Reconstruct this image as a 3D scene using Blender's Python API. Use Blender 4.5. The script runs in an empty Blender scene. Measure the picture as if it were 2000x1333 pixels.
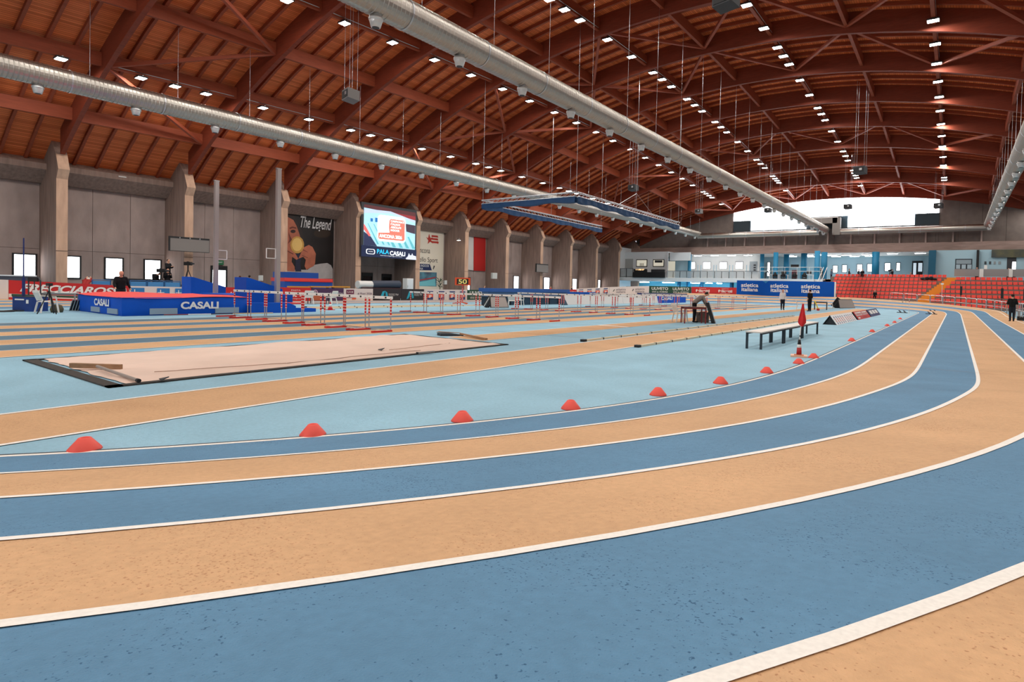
import bpy, math, random
from mathutils import Vector, Matrix
D = bpy.data; S = bpy.context.scene; C = S.collection
random.seed(7)
# ------------------------------------------------------------------ camera
FPX, CX, CY = 1117.2, 1103.1, 586.3
YAW, PITCH, ROLL, CAMH = 0.5993, 0.0227, 0.0244, 1.409
def cam_axes():
    cy, sy = math.cos(YAW), math.sin(YAW)
    fwd = Vector((-sy, cy, 0)); right = Vector((cy, sy, 0)); up = Vector((0, 0, 1))
    f2 = fwd*math.cos(PITCH)-up*math.sin(PITCH); u2 = up*math.cos(PITCH)+fwd*math.sin(PITCH)
    r2 = right*math.cos(ROLL)+u2*math.sin(ROLL); u3 = u2*math.cos(ROLL)-right*math.sin(ROLL)
    return r2, u3, f2
CR, CU, CF = cam_axes()
cam = D.cameras.new('camera'); camo = D.objects.new('camera', cam); C.objects.link(camo)
cam.sensor_width = 36; cam.lens = FPX/2000*36
cam.shift_x = (1000-CX)/2000; cam.shift_y = (CY-666.5)/2000
cam.clip_start = .05; cam.clip_end = 400
m = Matrix.Identity(4)
for i in range(3):
    m[i][0] = CR[i]; m[i][1] = CU[i]; m[i][2] = -CF[i]
m[2][3] = CAMH
camo.matrix_world = m
S.camera = camo
# ------------------------------------------------------------------ world and exposure
w = D.worlds.new('world'); S.world = w; w.use_nodes = True
w.node_tree.nodes['Background'].inputs[0].default_value = (.8, .88, 1, 1)
w.node_tree.nodes['Background'].inputs[1].default_value = 1.0
S.view_settings.view_transform = 'Standard'; S.view_settings.look = 'None'
S.view_settings.gamma = 1; S.view_settings.use_curve_mapping = False
S.view_settings.exposure = 0.0
cyc = S.cycles
cyc.max_bounces = 6; cyc.diffuse_bounces = 4; cyc.glossy_bounces = 2; cyc.transmission_bounces = 2; cyc.caustics_reflective = False; cyc.caustics_refractive = False
cyc.adaptive_threshold = .02
LAMP_E = 208.0        # emission of the LED lamps
WIN_E = 6.0           # daylight panes
# ------------------------------------------------------------------ surveying helpers (photo pixel -> place)
def ray(x, y): return CF+CR*((x-CX)/FPX)-CU*((y-CY)/FPX)
O = Vector((0, 0, CAMH))
def PF(x, y, z=0.0):
    d = ray(x, y); return O+d*((z-CAMH)/d.z)
def PX(x, y, X):
    d = ray(x, y); return O+d*(X/d.x)
def PY(x, y, Y):
    d = ray(x, y); return O+d*(Y/d.y)
# ------------------------------------------------------------------ materials
def lin(c): return tuple((v/255/12.92 if v/255 <= .04045 else ((v/255+.055)/1.055)**2.4) for v in c)+(1,)
MAT = {}
def mat(name, col, rough=.6, metal=0, noise=0, nscale=4, emit=0, bump=0, bscale=40, stretch=None, col2=None, alpha=1, trans=0, spec=.5):
    if name in MAT: return MAT[name]
    m = D.materials.new(name); m.use_nodes = True; nt = m.node_tree; n = nt.nodes; l = nt.links
    b = n['Principled BSDF']; b.inputs['Roughness'].default_value = rough; b.inputs['Metallic'].default_value = metal
    b.inputs['Specular IOR Level'].default_value = spec
    c = lin(col); b.inputs['Base Color'].default_value = c
    if noise or bump:
        g = n.new('ShaderNodeNewGeometry'); mp = n.new('ShaderNodeMapping')
        l.new(g.outputs['Position'], mp.inputs[0])
        if stretch: mp.inputs['Scale'].default_value = stretch
    if noise:
        t = n.new('ShaderNodeTexNoise'); t.inputs['Scale'].default_value = nscale; t.inputs['Detail'].default_value = 6
        l.new(mp.outputs[0], t.inputs[0])
        r = n.new('ShaderNodeValToRGB'); r.color_ramp.elements[0].position = .3; r.color_ramp.elements[1].position = .7
        k = lin(col2) if col2 else tuple(v*(1-noise) for v in c[:3])+(1,)
        r.color_ramp.elements[0].color = k; r.color_ramp.elements[1].color = c
        l.new(t.outputs[0], r.inputs[0]); l.new(r.outputs[0], b.inputs['Base Color'])
    if bump:
        t2 = n.new('ShaderNodeTexNoise'); t2.inputs['Scale'].default_value = bscale; t2.inputs['Detail'].default_value = 3
        l.new(mp.outputs[0], t2.inputs[0])
        bp = n.new('ShaderNodeBump'); bp.inputs['Strength'].default_value = bump; bp.inputs['Distance'].default_value = .02
        l.new(t2.outputs[0], bp.inputs['Height']); l.new(bp.outputs[0], b.inputs['Normal'])
    if emit:
        b.inputs['Emission Color'].default_value = c; b.inputs['Emission Strength'].default_value = emit
    if alpha < 1: b.inputs['Alpha'].default_value = alpha
    if trans: b.inputs['Transmission Weight'].default_value = trans
    MAT[name] = m; return m
def rubber(name, col, dark):
    """granulated rubber flooring: base colour, broad wear, dark granules"""
    m = mat(name, col, rough=.75, bump=.25, bscale=140, spec=.3)
    nt = m.node_tree; n = nt.nodes; l = nt.links; b = n['Principled BSDF']
    g = n.new('ShaderNodeNewGeometry')
    a = n.new('ShaderNodeTexNoise'); a.inputs['Scale'].default_value = .9; a.inputs['Detail'].default_value = 5; l.new(g.outputs['Position'], a.inputs[0])
    r = n.new('ShaderNodeValToRGB'); c = lin(col)
    r.color_ramp.elements[0].position = .25; r.color_ramp.elements[1].position = .75
    r.color_ramp.elements[0].color = tuple(v*.84 for v in c[:3])+(1,); r.color_ramp.elements[1].color = tuple(min(1, v*1.06) for v in c[:3])+(1,)
    l.new(a.outputs[0], r.inputs[0])
    md = n.new('ShaderNodeTexNoise'); md.inputs['Scale'].default_value = 26; md.inputs['Detail'].default_value = 5; l.new(g.outputs['Position'], md.inputs[0])
    mr = n.new('ShaderNodeMapRange'); mr.inputs[1].default_value = .3; mr.inputs[2].default_value = .7; mr.inputs[3].default_value = .93; mr.inputs[4].default_value = 1.06; l.new(md.outputs[0], mr.inputs[0])
    hs = n.new('ShaderNodeHueSaturation'); l.new(r.outputs[0], hs.inputs['Color']); l.new(mr.outputs[0], hs.inputs['Value'])
    s = n.new('ShaderNodeTexNoise'); s.inputs['Scale'].default_value = 85; s.inputs['Detail'].default_value = 2; l.new(g.outputs['Position'], s.inputs[0])
    a2 = n.new('ShaderNodeTexNoise'); a2.inputs['Scale'].default_value = 1.7; l.new(g.outputs['Position'], a2.inputs[0])
    ad = n.new('ShaderNodeMath'); ad.operation = 'MULTIPLY_ADD'; ad.inputs[1].default_value = .35; l.new(a2.outputs[0], ad.inputs[0]); l.new(s.outputs[0], ad.inputs[2])
    k = n.new('ShaderNodeValToRGB'); k.color_ramp.elements[0].position = .82; k.color_ramp.elements[1].position = .9
    l.new(ad.outputs[0], k.inputs[0])
    mx = n.new('ShaderNodeMixRGB'); mx.inputs[2].default_value = lin(dark)
    l.new(k.outputs[0], mx.inputs[0]); l.new(hs.outputs[0], mx.inputs[1]); l.new(mx.outputs[0], b.inputs['Base Color'])
    return m
M_FLOOR = rubber('light_blue_rubber', (148, 190, 209), (118, 160, 182))
M_BLUE = rubber('track_blue_rubber', (92, 136, 168), (46, 88, 120))
M_TAN = rubber('track_tan_rubber', (208, 166, 124), (174, 126, 88))
M_GREY = rubber('lane_grey_rubber', (92, 122, 140), (70, 98, 116))
M_LINE = mat('line_paint', (242, 238, 230), .7, noise=.12, nscale=60)
M_CONC = mat('concrete', (176, 155, 148), .85, noise=.28, nscale=1.2, stretch=(1, 1, .5), bump=.15, bscale=12)
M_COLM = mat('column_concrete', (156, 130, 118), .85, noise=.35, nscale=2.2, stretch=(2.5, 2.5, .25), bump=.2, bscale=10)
M_COL_LIT = mat('column_lit_concrete', (203, 165, 140), .85, noise=.25, nscale=2.0, stretch=(2, 2, .4), bump=.2, bscale=12)  # paler brown for column fronts, with the warm light on them painted in
M_WOOD = mat('glulam', (160, 76, 48), .6, noise=.25, nscale=3, stretch=(.5, .5, 6), spec=.3)
M_ARCH = mat('arch_glulam', (140, 62, 40), .6, noise=.25, nscale=3, stretch=(.5, .5, 6), spec=.3)
M_BLK = mat('black', (22, 22, 24), .6)
M_DGR = mat('dark_grey', (52, 54, 58), .6)
M_WHT = mat('white_paint', (235, 235, 232), .55)
M_STEEL = mat('steel', (190, 192, 195), .35, metal=.9)
M_RED = mat('signal_red', (205, 40, 36), .55)
M_NAVY = mat('navy', (20, 40, 100), .6)
M_ROYAL = mat('royal_blue', (12, 78, 170), .55, noise=.12, nscale=1.5)
M_WIN = mat('daylight_pane', (246, 250, 255), .3, emit=WIN_E)
M_SKIN = mat('skin', (214, 160, 132), .6)
def deckmat():
    m = mat('roof_planks', (200, 98, 50), .6, spec=.3); nt = m.node_tree; n = nt.nodes; l = nt.links; b = n['Principled BSDF']
    g = n.new('ShaderNodeNewGeometry'); sp = n.new('ShaderNodeSeparateXYZ'); l.new(g.outputs['Position'], sp.inputs[0])
    mu = n.new('ShaderNodeMath'); mu.operation = 'MULTIPLY'; mu.inputs[1].default_value = 7.5; l.new(sp.outputs[0], mu.inputs[0])
    fr = n.new('ShaderNodeMath'); fr.operation = 'FRACT'; l.new(mu.outputs[0], fr.inputs[0])
    fl = n.new('ShaderNodeMath'); fl.operation = 'FLOOR'; l.new(mu.outputs[0], fl.inputs[0])
    wn = n.new('ShaderNodeTexWhiteNoise'); wn.noise_dimensions = '1D'; l.new(fl.outputs[0], wn.inputs['W'])
    rr = n.new('ShaderNodeValToRGB'); rr.color_ramp.elements[0].color = lin((206, 100, 50)); rr.color_ramp.elements[1].color = lin((240, 128, 72)); l.new(wn.outputs[0], rr.inputs[0])
    gp = n.new('ShaderNodeMath'); gp.operation = 'LESS_THAN'; gp.inputs[1].default_value = .12; l.new(fr.outputs[0], gp.inputs[0])
    mx = n.new('ShaderNodeMixRGB'); mx.inputs[2].default_value = lin((138, 60, 28)); l.new(gp.outputs[0], mx.inputs[0]); l.new(rr.outputs[0], mx.inputs[1]); l.new(mx.outputs[0], b.inputs['Base Color'])
    return m
M_DECK = deckmat()
# ------------------------------------------------------------------ mesh helpers
class MB:
    def __init__(s, o=(0, 0, 0)): s.v = []; s.f = []; s.o = Vector(o)
    def add(s, vs, fs):
        k = len(s.v); s.v += [Vector(v)-s.o for v in vs]; s.f += [tuple(i+k for i in f) for f in fs]; return s
    def hexa(s, p): return s.add(p, [(3, 2, 1, 0), (4, 5, 6, 7), (0, 1, 5, 4), (1, 2, 6, 5), (2, 3, 7, 6), (3, 0, 4, 7)])
    def box(s, x, y, z, sx, sy, sz, rz=0):
        c, n = math.cos(rz), math.sin(rz); P = []
        for dz in (-.5, .5):
            for dx, dy in ((-.5, -.5), (.5, -.5), (.5, .5), (-.5, .5)):
                a, b = dx*sx, dy*sy; P.append((x+a*c-b*n, y+a*n+b*c, z+dz*sz))
        return s.hexa(P)
    def bx(s, x0, x1, y0, y1, z0, z1): return s.box((x0+x1)/2, (y0+y1)/2, (z0+z1)/2, abs(x1-x0), abs(y1-y0), abs(z1-z0))
    def bar(s, p, q, w, h, up=(0, 0, 1)):
        p, q = Vector(p), Vector(q); d = (q-p).normalized(); up = Vector(up)
        if abs(d.dot(up)) > .98: up = Vector((1, 0, 0))
        r = d.cross(up).normalized()*w/2; u = r.cross(d).normalized()*h/2
        return s.hexa([p-r-u, p+r-u, p+r+u, p-r+u, q-r-u, q+r-u, q+r+u, q-r+u])
    def tube(s, p, q, r, n=8, r2=None, cap=True):
        p, q = Vector(p), Vector(q); d = (q-p).normalized(); a = Vector((0, 0, 1)) if abs(d.z) < .9 else Vector((1, 0, 0))
        u = d.cross(a).normalized(); w = d.cross(u); r2 = r if r2 is None else r2; P = []
        for c, rr in ((p, r), (q, r2)):
            for i in range(n):
                t = 2*math.pi*i/n; P.append(c+(u*math.cos(t)+w*math.sin(t))*rr)
        fs = [(i, (i+1) % n, n+(i+1) % n, n+i) for i in range(n)]
        if cap: fs += [tuple(range(n))[::-1], tuple(range(n, 2*n))]
        return s.add(P, fs)
    def path(s, pts, r, n=6):
        for a, b in zip(pts[:-1], pts[1:]): s.tube(a, b, r, n)
        return s
    def lathe(s, prof, c=(0, 0, 0), n=16):
        P = []; c = Vector(c)
        for r, z in prof:
            for i in range(n): t = 2*math.pi*i/n; P.append(c+Vector((r*math.cos(t), r*math.sin(t), z)))
        fs = []
        for j in range(len(prof)-1):
            for i in range(n): fs.append((j*n+i, j*n+(i+1) % n, (j+1)*n+(i+1) % n, (j+1)*n+i))
        fs += [tuple(range(n))[::-1], tuple(range((len(prof)-1)*n, len(prof)*n))]
        return s.add(P, fs)
    def ball(s, c, r, n=10, m=6, sc=(1, 1, 1)):
        P = []; c = Vector(c)
        for j in range(1, m):
            ph = math.pi*j/m
            for i in range(n): t = 2*math.pi*i/n; P.append(c+Vector((r*sc[0]*math.sin(ph)*math.cos(t), r*sc[1]*math.sin(ph)*math.sin(t), r*sc[2]*math.cos(ph))))
        a = len(P); P += [c+Vector((0, 0, r*sc[2])), c-Vector((0, 0, r*sc[2]))]; fs = []
        for j in range(m-2):
            for i in range(n): fs.append((j*n+(i+1) % n, j*n+i, (j+1)*n+i, (j+1)*n+(i+1) % n))
        for i in range(n): fs += [(a, i, (i+1) % n), (a+1, (m-2)*n+(i+1) % n, (m-2)*n+i)]
        return s.add(P, fs)
    def prism(s, poly, e):           # polygon of 3D points extruded by vector e
        n = len(poly); e = Vector(e); P = [Vector(p) for p in poly]; P += [p+e for p in P]
        return s.add(P, [tuple(range(n))[::-1], tuple(range(n, 2*n))]+[(i, (i+1) % n, n+(i+1) % n, n+i) for i in range(n)])
    def poly(s, pts): return s.add(pts, [tuple(range(len(pts)))])
    def grid(s, rows, closed=False):   # rows of points -> quads
        n = len(rows[0]); P = [p for r in rows for p in r]; fs = []
        for j in range(len(rows)-1):
            for i in range(n-1): fs.append((j*n+i, j*n+i+1, (j+1)*n+i+1, (j+1)*n+i))
        return s.add(P, fs)
    def mesh(s, name, m, smooth=False):
        me = D.meshes.new(name); me.from_pydata([tuple(v) for v in s.v], [], s.f)
        if m: me.materials.append(m)
        if smooth: me.polygons.foreach_set('use_smooth', [True]*len(me.polygons))
        me.update(); return me
    def build(s, name, m, parent=None, smooth=False):
        o = D.objects.new(name, s.mesh(name, m, smooth)); C.objects.link(o); o.parent = parent
        if parent is None: o.location = s.o
        return o
def tag(o, label, cat, group=None):
    o['label'] = label; o['category'] = cat
    if group: o['group'] = group
    return o
def struct(o, label=None):
    o['kind'] = 'structure'
    if label: o['label'] = label
    return o
def thing(name, label, cat, loc=(0, 0, 0), rz=0, group=None):
    o = D.objects.new(name, None); C.objects.link(o); o.location = loc; o.rotation_euler = (0, 0, rz); o.empty_display_size = .1
    return tag(o, label, cat, group)
def dup(root, loc, rz=None, label=None, group=None):
    def cp(a, par):
        c = a.copy(); C.objects.link(c); c.parent = par
        for ch in a.children: cp(ch, c)
        return c
    r = cp(root, None); r.location = loc
    if rz is not None: r.rotation_euler = (0, 0, rz)
    if label: r['label'] = label
    if group: r['group'] = group
    return r
def inst(name, me, parent, loc=(0, 0, 0), rot=None, scale=None):
    o = D.objects.new(name, me); C.objects.link(o); o.parent = parent; o.location = loc
    if rot: o.rotation_euler = rot
    if scale: o.scale = scale
    return o
ORD = ['first', 'second', 'third', 'fourth', 'fifth', 'sixth', 'seventh', 'eighth', 'ninth', 'tenth', 'eleventh', 'twelfth', 'thirteenth', 'fourteenth', 'fifteenth', 'sixteenth', 'seventeenth', 'eighteenth', 'nineteenth', 'twentieth']
def nth(i):
    if i < 20: return ORD[i]
    t, u = divmod(i+1, 10); T = {2: 'twenty', 3: 'thirty', 4: 'forty', 5: 'fifty', 6: 'sixty'}[t]
    return T+'-'+ORD[u-1] if u else T[:-1]+'ieth'
TXT = []
def text(s, frame, w, h, m, parent, o=(0, 0, 0), shear=0, bold=0, name='lettering', spacing=1):
    """flat print: frame = (centre, right, up) in world; fitted into w x h"""
    cu = D.curves.new('txt', 'FONT'); cu.body = s; cu.align_x = 'CENTER'; cu.align_y = 'CENTER'; cu.shear = shear; cu.offset = bold; cu.space_line = .8; cu.space_character = spacing
    ob = D.objects.new('txt', cu); C.objects.link(ob)
    TXT.append((ob, name, frame, w, h, m, parent, Vector(o)))
REM = []      # (temp object, final object)
def finish():
    dg = bpy.context.evaluated_depsgraph_get(); dg.update()
    for ob, name, fr, w, h, m, parent, o in TXT:
        me = D.meshes.new_from_object(ob.evaluated_get(dg)); me.name = name
        xs = [v.co.x for v in me.vertices]; ys = [v.co.y for v in me.vertices]
        cx, cy = (min(xs)+max(xs))/2, (min(ys)+max(ys))/2; sx = w/max(1e-6, max(xs)-min(xs)); sy = h/max(1e-6, max(ys)-min(ys))
        c, r, u = (Vector(a) for a in fr)
        for v in me.vertices: v.co = c+r*((v.co.x-cx)*sx)+u*((v.co.y-cy)*sy)-o
        me.materials.clear(); me.materials.append(m)
        n = D.objects.new(name, me); C.objects.link(n); n.parent = parent
        if parent is None: n.location = o
    for tmp, fin, m in REM:
        me = D.meshes.new_from_object(tmp.evaluated_get(dg)); me.materials.clear(); me.materials.append(m)
        me.polygons.foreach_set('use_smooth', [True]*len(me.polygons)); old = fin.data; fin.data = me; me.name = fin.name
    for ob, *_ in TXT: D.objects.remove(ob)
    for tmp, _, _ in REM: D.objects.remove(tmp)
# ================================================================== TRACK GEOMETRY
YM = 33.0            # middle of the straights
X0, LW = -2.415, .93
AX = -17.2           # axis of the oval
KN = [16, 14, 12.5, 11, 9.5, 8, 6, 3, -1, -9]
KV = [0, 0, 0, .016, .066, .084, .097, .13, .178, .262]
def interp(s, xs, ys):
    if s >= xs[0]: return ys[0]
    for a, b, p, q in zip(xs[:-1], xs[1:], ys[:-1], ys[1:]):
        if s >= b: return p+(q-p)*(a-s)/(a-b)
    return ys[-1]
def bank(s): return sum(interp(s+d, KN, KV) for d in (-1.2, -.8, -.4, 0, .4, .8, 1.2))/7
def quarter(k2):
    s, x, y, th, ds, out = YM, X0, YM, 0.0, .1, []
    while th < math.pi/2 and s > -40:
        out.append((s, x, y, th))
        k = max(0, min(1, (14.267-s)/6.8))/15.066
        if s < 0: k += (k2-1/15.066)*min(1, -s/4)
        x -= math.sin(th)*ds; y -= math.cos(th)*ds; th += k*ds; s -= ds
    return out
lo, hi = .03, .2
for _ in range(40):
    k2 = (lo+hi)/2; q = quarter(k2)
    if q[-1][1] > AX: hi = k2
    else: lo = k2
QP = quarter(k2)
LOOP = []            # (x, y, nx, ny, slope)
def thin(q): return [p for i, p in enumerate(q) if (i % 4 == 0 if p[0] < 20 else i % 30 == 0)]
qn = thin(QP)
for s, x, y, th in qn: LOOP.append((x, y, math.cos(th), -math.sin(th), bank(s)))
LS = lambda s: bank(s)*interp(s, [6, -4], [.4, 1])
for s, x, y, th in qn[::-1]: LOOP.append((2*AX-x, y, -math.cos(th), -math.sin(th), LS(s)))
FS = lambda s: min(.7*bank(s), .17)
for s, x, y, th in qn[1:]: LOOP.append((2*AX-x, 2*YM-y, -math.cos(th), math.sin(th), min(LS(s), .17)))
for s, x, y, th in qn[::-1]: LOOP.append((x, 2*YM-y, math.cos(th), math.sin(th), FS(s)))
def TP(l, w, dz=0): return Vector((l[0]+l[2]*w, l[1]+l[3]*w, max(w-.08, 0)*l[4]+.004+dz))
def hit_outer(px, w, part):
    """where the photo's column px crosses the outer edge (offset w) of the loop; part picks the far or left stretch"""
    d = ray(px, 570); best = None
    for a, b in zip(LOOP[:-1], LOOP[1:]):
        p, q = TP(a, w), TP(b, w); c1 = d.x*p.y-d.y*p.x; c2 = d.x*q.y-d.y*q.x
        if c1*c2 <= 0 and abs(c1-c2) > 1e-9:
            r = p.lerp(q, c1/(c1-c2))
            if r.x*d.x+r.y*d.y > 0 and part(r) and (best is None or r.length > best.length): best = r
    return best
# ================================================================== FLOOR
FL = struct(MB().bx(-49, 20, -20, 98, -.3, 0).build('floor', M_FLOOR))
def strip(name, x0, x1, y0, y1, m, z=.004, par=FL):
    return MB().add([(x0, y0, z), (x1, y0, z), (x1, y1, z), (x0, y1, z)], [(0, 1, 2, 3)]).build(name, m, par)
cols = [M_BLUE, M_TAN, M_BLUE, M_TAN, M_BLUE, M_TAN]
TRK = struct(MB().grid([[TP(l, 5.85), TP(l, 5.85, -.02), Vector((l[0]+l[2]*5.87, l[1]+l[3]*5.87, -.01))] for l in LOOP]).build('floor_track_skirt', mat('skirt', (120, 110, 104), .8)))
for i in range(6):
    w1 = (i+1)*LW if i < 5 else 5.86
    MB().grid([[TP(l, i*LW+(w1-i*LW)*t/2) for t in range(3)] for l in LOOP]).build('lane', cols[i], TRK, True)
for i in range(7):
    hw = .028 if i else .022
    MB().grid([[TP(l, i*LW-hw, .004), TP(l, i*LW+hw, .004)] for l in LOOP]).build('lane_line', M_LINE, TRK, True)
MB().grid([[TP(l, -.06, .002), TP(l, -.035, .002)] for l in LOOP]).build('kerb_gap', M_DGR, TRK)
# dark expansion joint across the lanes where the banking begins
jl = min(LOOP[:len(qn)], key=lambda l: abs(l[1]-12.9))
a, b = TP(jl, LW), TP(jl, 5.8)
MB().add([a+Vector((0, -.006, .006)), b+Vector((0, -.006, .006)), b+Vector((0, .006, .006)), a+Vector((0, .006, .006))], [(0, 1, 2, 3)]).build('expansion_joint', mat('joint', (150, 112, 78), .8), TRK)
# straight lanes of the sprint track
SL0, SLW = -13.1, 1.125
for i in range(8):
    strip('sprint_lane', SL0-SLW*(i+1), SL0-SLW*i, 0, 63.5, M_TAN if i % 2 == 0 else M_GREY)
for i in range(9): strip('lane_line', SL0-SLW*i-.022, SL0-SLW*i+.022, 0, 63.5, M_LINE, .007)
# long jump runways
strip('runway', -7.78, -6.42, -1.5, 61, M_TAN)
for x in (-7.8, -6.4): strip('lane_line', x-.03, x+.03, -1.5, 61, M_LINE, .007)
strip('runway', -11.05, -9.8, 10.75, 62, M_TAN)
for x in (-11.07, -9.78): strip('lane_line', x-.02, x+.02, 10.75, 62, M_LINE, .007)
strip('takeoff_board', -11.05, -9.8, 18.35, 18.6, M_LINE, .008)
strip('runway', -27.9, -26.7, 16, 60, M_TAN)
for x in (-27.9, -26.7): strip('lane_line', x-.03, x+.03, 16, 60, M_LINE, .007)
# faint red base line crossing the floor to the right of the pit
a, b = PF(880, 641), PF(1140, 661)
n = (b-a).cross(Vector((0, 0, 1))).normalized()*.012
MB().add([a-n+Vector((0, 0, .009)), a+n+Vector((0, 0, .009)), b+n+Vector((0, 0, .009)), b-n+Vector((0, 0, .009))], [(0, 1, 2, 3)]).build('cable_line', mat('dark_red_line', (120, 70, 64), .7), FL)
# ================================================================== ROOF
XA, HS, RR = -14.5, 30.6, 53.3
BAY, AY0, YF = 7.0, 11.53, 88.5
def sag(u): return RR-math.sqrt(RR*RR-u*u)
def apex(Y): return 18.3-.0014*(Y-38.9)**2
def zlow(X, Y): u = min(abs(X-XA), 40); return 8.74+(apex(Y)-8.74)*(1-sag(u)/sag(HS))
def slope(X, Y): return (zlow(X+.05, Y)-zlow(X-.05, Y))/.1
def ztop(X, Y): return zlow(X, Y)+1.3*math.sqrt(1+slope(X, Y)**2)
AY = [AY0+BAY*k for k in range(-4, 12)]
US = [-33.8+67.6*i/44 for i in range(45)]
YS = [-19.5]+AY+[89]
CEIL = MB()
for lift in (0, .25):
    CEIL.grid([[Vector((XA+u, Y, ztop(XA+u, Y)+lift)) for u in US] for Y in YS])
CEIL = struct(CEIL.build('ceiling', M_DECK))
UA = [u for u in US if abs(u) <= HS+.1]; UA = [-HS]+[-HS+2*HS*i/36 for i in range(1, 36)]+[HS]
for Y in AY:
    b = MB(); rows = []
    for u in UA:
        X = XA+u; zl, zt = zlow(X, Y), ztop(X, Y)
        rows.append([Vector((X, Y-.12, zt)), Vector((X, Y-.12, zl)), Vector((X, Y+.12, zl)), Vector((X, Y+.12, zt))])
    b.grid(rows); b.build('roof_arch', M_ARCH, CEIL)
for Ya, Yb in zip(AY[:-1], AY[1:]):
    for i in range(1, 6):
        Y = Ya+(Yb-Ya)*i/6; b = MB(); rows = []
        for u in US[::2]:
            X = XA+u; zt = ztop(X, Y)
            rows.append([Vector((X, Y-.075, zt)), Vector((X, Y-.075, zt-.24)), Vector((X, Y+.075, zt-.24)), Vector((X, Y+.075, zt))])
        b.grid(rows); b.build('rafter', M_WOOD, CEIL)
PJ = 4.61
def pur(j): return -15.4+PJ*j
def zpb(X, Y): return ztop(X, Y)-.95
for k, (Ya, Yb) in enumerate(zip(AY[:-1], AY[1:])):
    for j in range(-6, 7):
        X = pur(j)
        a0, b0, a1, b1 = zpb(X, Ya), zpb(X, Yb), zpb(X, Ya)+.72, zpb(X, Yb)+.72; ya, yb = Ya+.12, Yb-.12
        b = MB().hexa([(X-.1, ya, a0), (X+.1, ya, a0), (X+.1, yb, b0), (X-.1, yb, b0), (X-.1, ya, a1), (X+.1, ya, a1), (X+.1, yb, b1), (X-.1, yb, b1)])
        b.build('purlin', M_WOOD, CEIL)
M_BR = mat('brace_wood', (160, 78, 54), .6, spec=.3)
for k0, odd_far in ((0, 0), (3, 0), (4, 1), (7, 1), (10, 1)):
    Ya, Yb = AY[k0+4]+.12, AY[k0+5]-.12
    for j in range(-6, 6):
        e = (j % 2 == 0)      # which end of this diagonal lies on the nearer arch
        ja, jb = (j, j+1) if (e == bool(odd_far)) else (j+1, j)
        MB().bar((pur(ja), Ya, zpb(pur(ja), Ya)+.08), (pur(jb), Yb, zpb(pur(jb), Yb)+.08), .18, .2).build('brace', M_BR, CEIL)
# ================================================================== LEFT WALL
XF, XP = -45.2, -48.4
WL = struct(MB().bx(-49, -48.62, -19.5, YF+.3, 0, 9.2).build('wall_left', mat('wall_backing', (90, 82, 76), .9)))
prof = [(XP-.2, 0), (XF, 0), (XF, 7.25), (XF+.35, 7.8), (XF-.1, 8.75), (XF-1.35, 10.05), (XP+.2, 9.2), (XP-.2, 9.0)]
COLY = [AY0+BAY*k for k in range(-1, 12)]
for Y in COLY:
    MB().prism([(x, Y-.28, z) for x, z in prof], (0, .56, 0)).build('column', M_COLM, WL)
    MB().prism([(x, Y-.275, z) for x, z in ((XF-.02, 0), (XF+.015, 0), (XF+.015, 7.25), (XF+.365, 7.8), (XF-.085, 8.75), (XF-.12, 8.7), (XF+.3, 7.8), (XF-.02, 7.3))], (0, .55, 0)).build('column_lit_face', M_COL_LIT, WL)  # thin slab added to carry the painted light of the column front
    MB().bx(XF-.02, XF+.03, Y-.285, Y+.285, 2.85, 2.88).build('pour_joint', mat('joint_dark', (96, 84, 76), .9), WL)
for Ya, Yb in zip([-19.5]+COLY, COLY):
    y0, y1 = Ya+.28, Yb-.28
    MB().prism([(XP-.2, y0, 7.2), (XP+.35, y0, 7.2), (XP+1.35, y0, 7.95), (XP+1.35, y0, 8.3), (XP+.6, y0, 8.75), (XP-.2, y0, 8.75)], (0, y1-y0, 0)).build('eave_beam', M_COLM, WL)
    n = 3 if Ya > 0 else 8
    for i in range(n):
        a, b2 = y0+(y1-y0)*i/n+.012, y0+(y1-y0)*(i+1)/n-.012
        for z0, z1 in ((0, 3.02), (3.04, 7.25)):
            MB().bx(XP-.22, XP+random.uniform(-.012, .012), a, b2, z0, z1).build('wall_panel', M_CONC, WL)
# windows of the left wall
def window_x(n, y0, y1, z0, z1, sill=False):
    o = struct(MB((XP, (y0+y1)/2, z0)).bx(XP-.05, XP+.02, y0, y1, z0, z1).build('window_%d' % n, M_DGR))
    f = MB((XP, (y0+y1)/2, z0)); t = .09
    f.bx(XP, XP+.1, y0, y0+t, z0, z1).bx(XP, XP+.1, y1-t, y1, z0, z1).bx(XP, XP+.1, y0+t, y1-t, z1-t, z1).bx(XP, XP+.1, y0+t, y1-t, z0, z0+t)
    f.build('window_frame', M_BLK, o)
    MB((XP, (y0+y1)/2, z0)).bx(XP+.02, XP+.04, y0+t, y1-t, z0+t, z1-t).build('pane', M_WIN, o)
wy = []
for px in ((23, 72), (203, 241), (280, 315)):
    wy.append((PX(px[0], 510, XP).y, PX(px[1], 510, XP).y))
b0 = PX(158, 510, XP).y; wy.append((b0-1.18, b0))
wn = 1
for y0, y1 in wy[:4]: window_x(wn, y0, y1, 1.15, 2.7); wn += 1
for px0, px1 in ((1002, 1013), (1061, 1073), (1117, 1126), (1167, 1172)):
    window_x(wn, PX(px0, 550, XP).y, PX(px1, 550, XP).y, 1.0, 2.75); wn += 1
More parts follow.
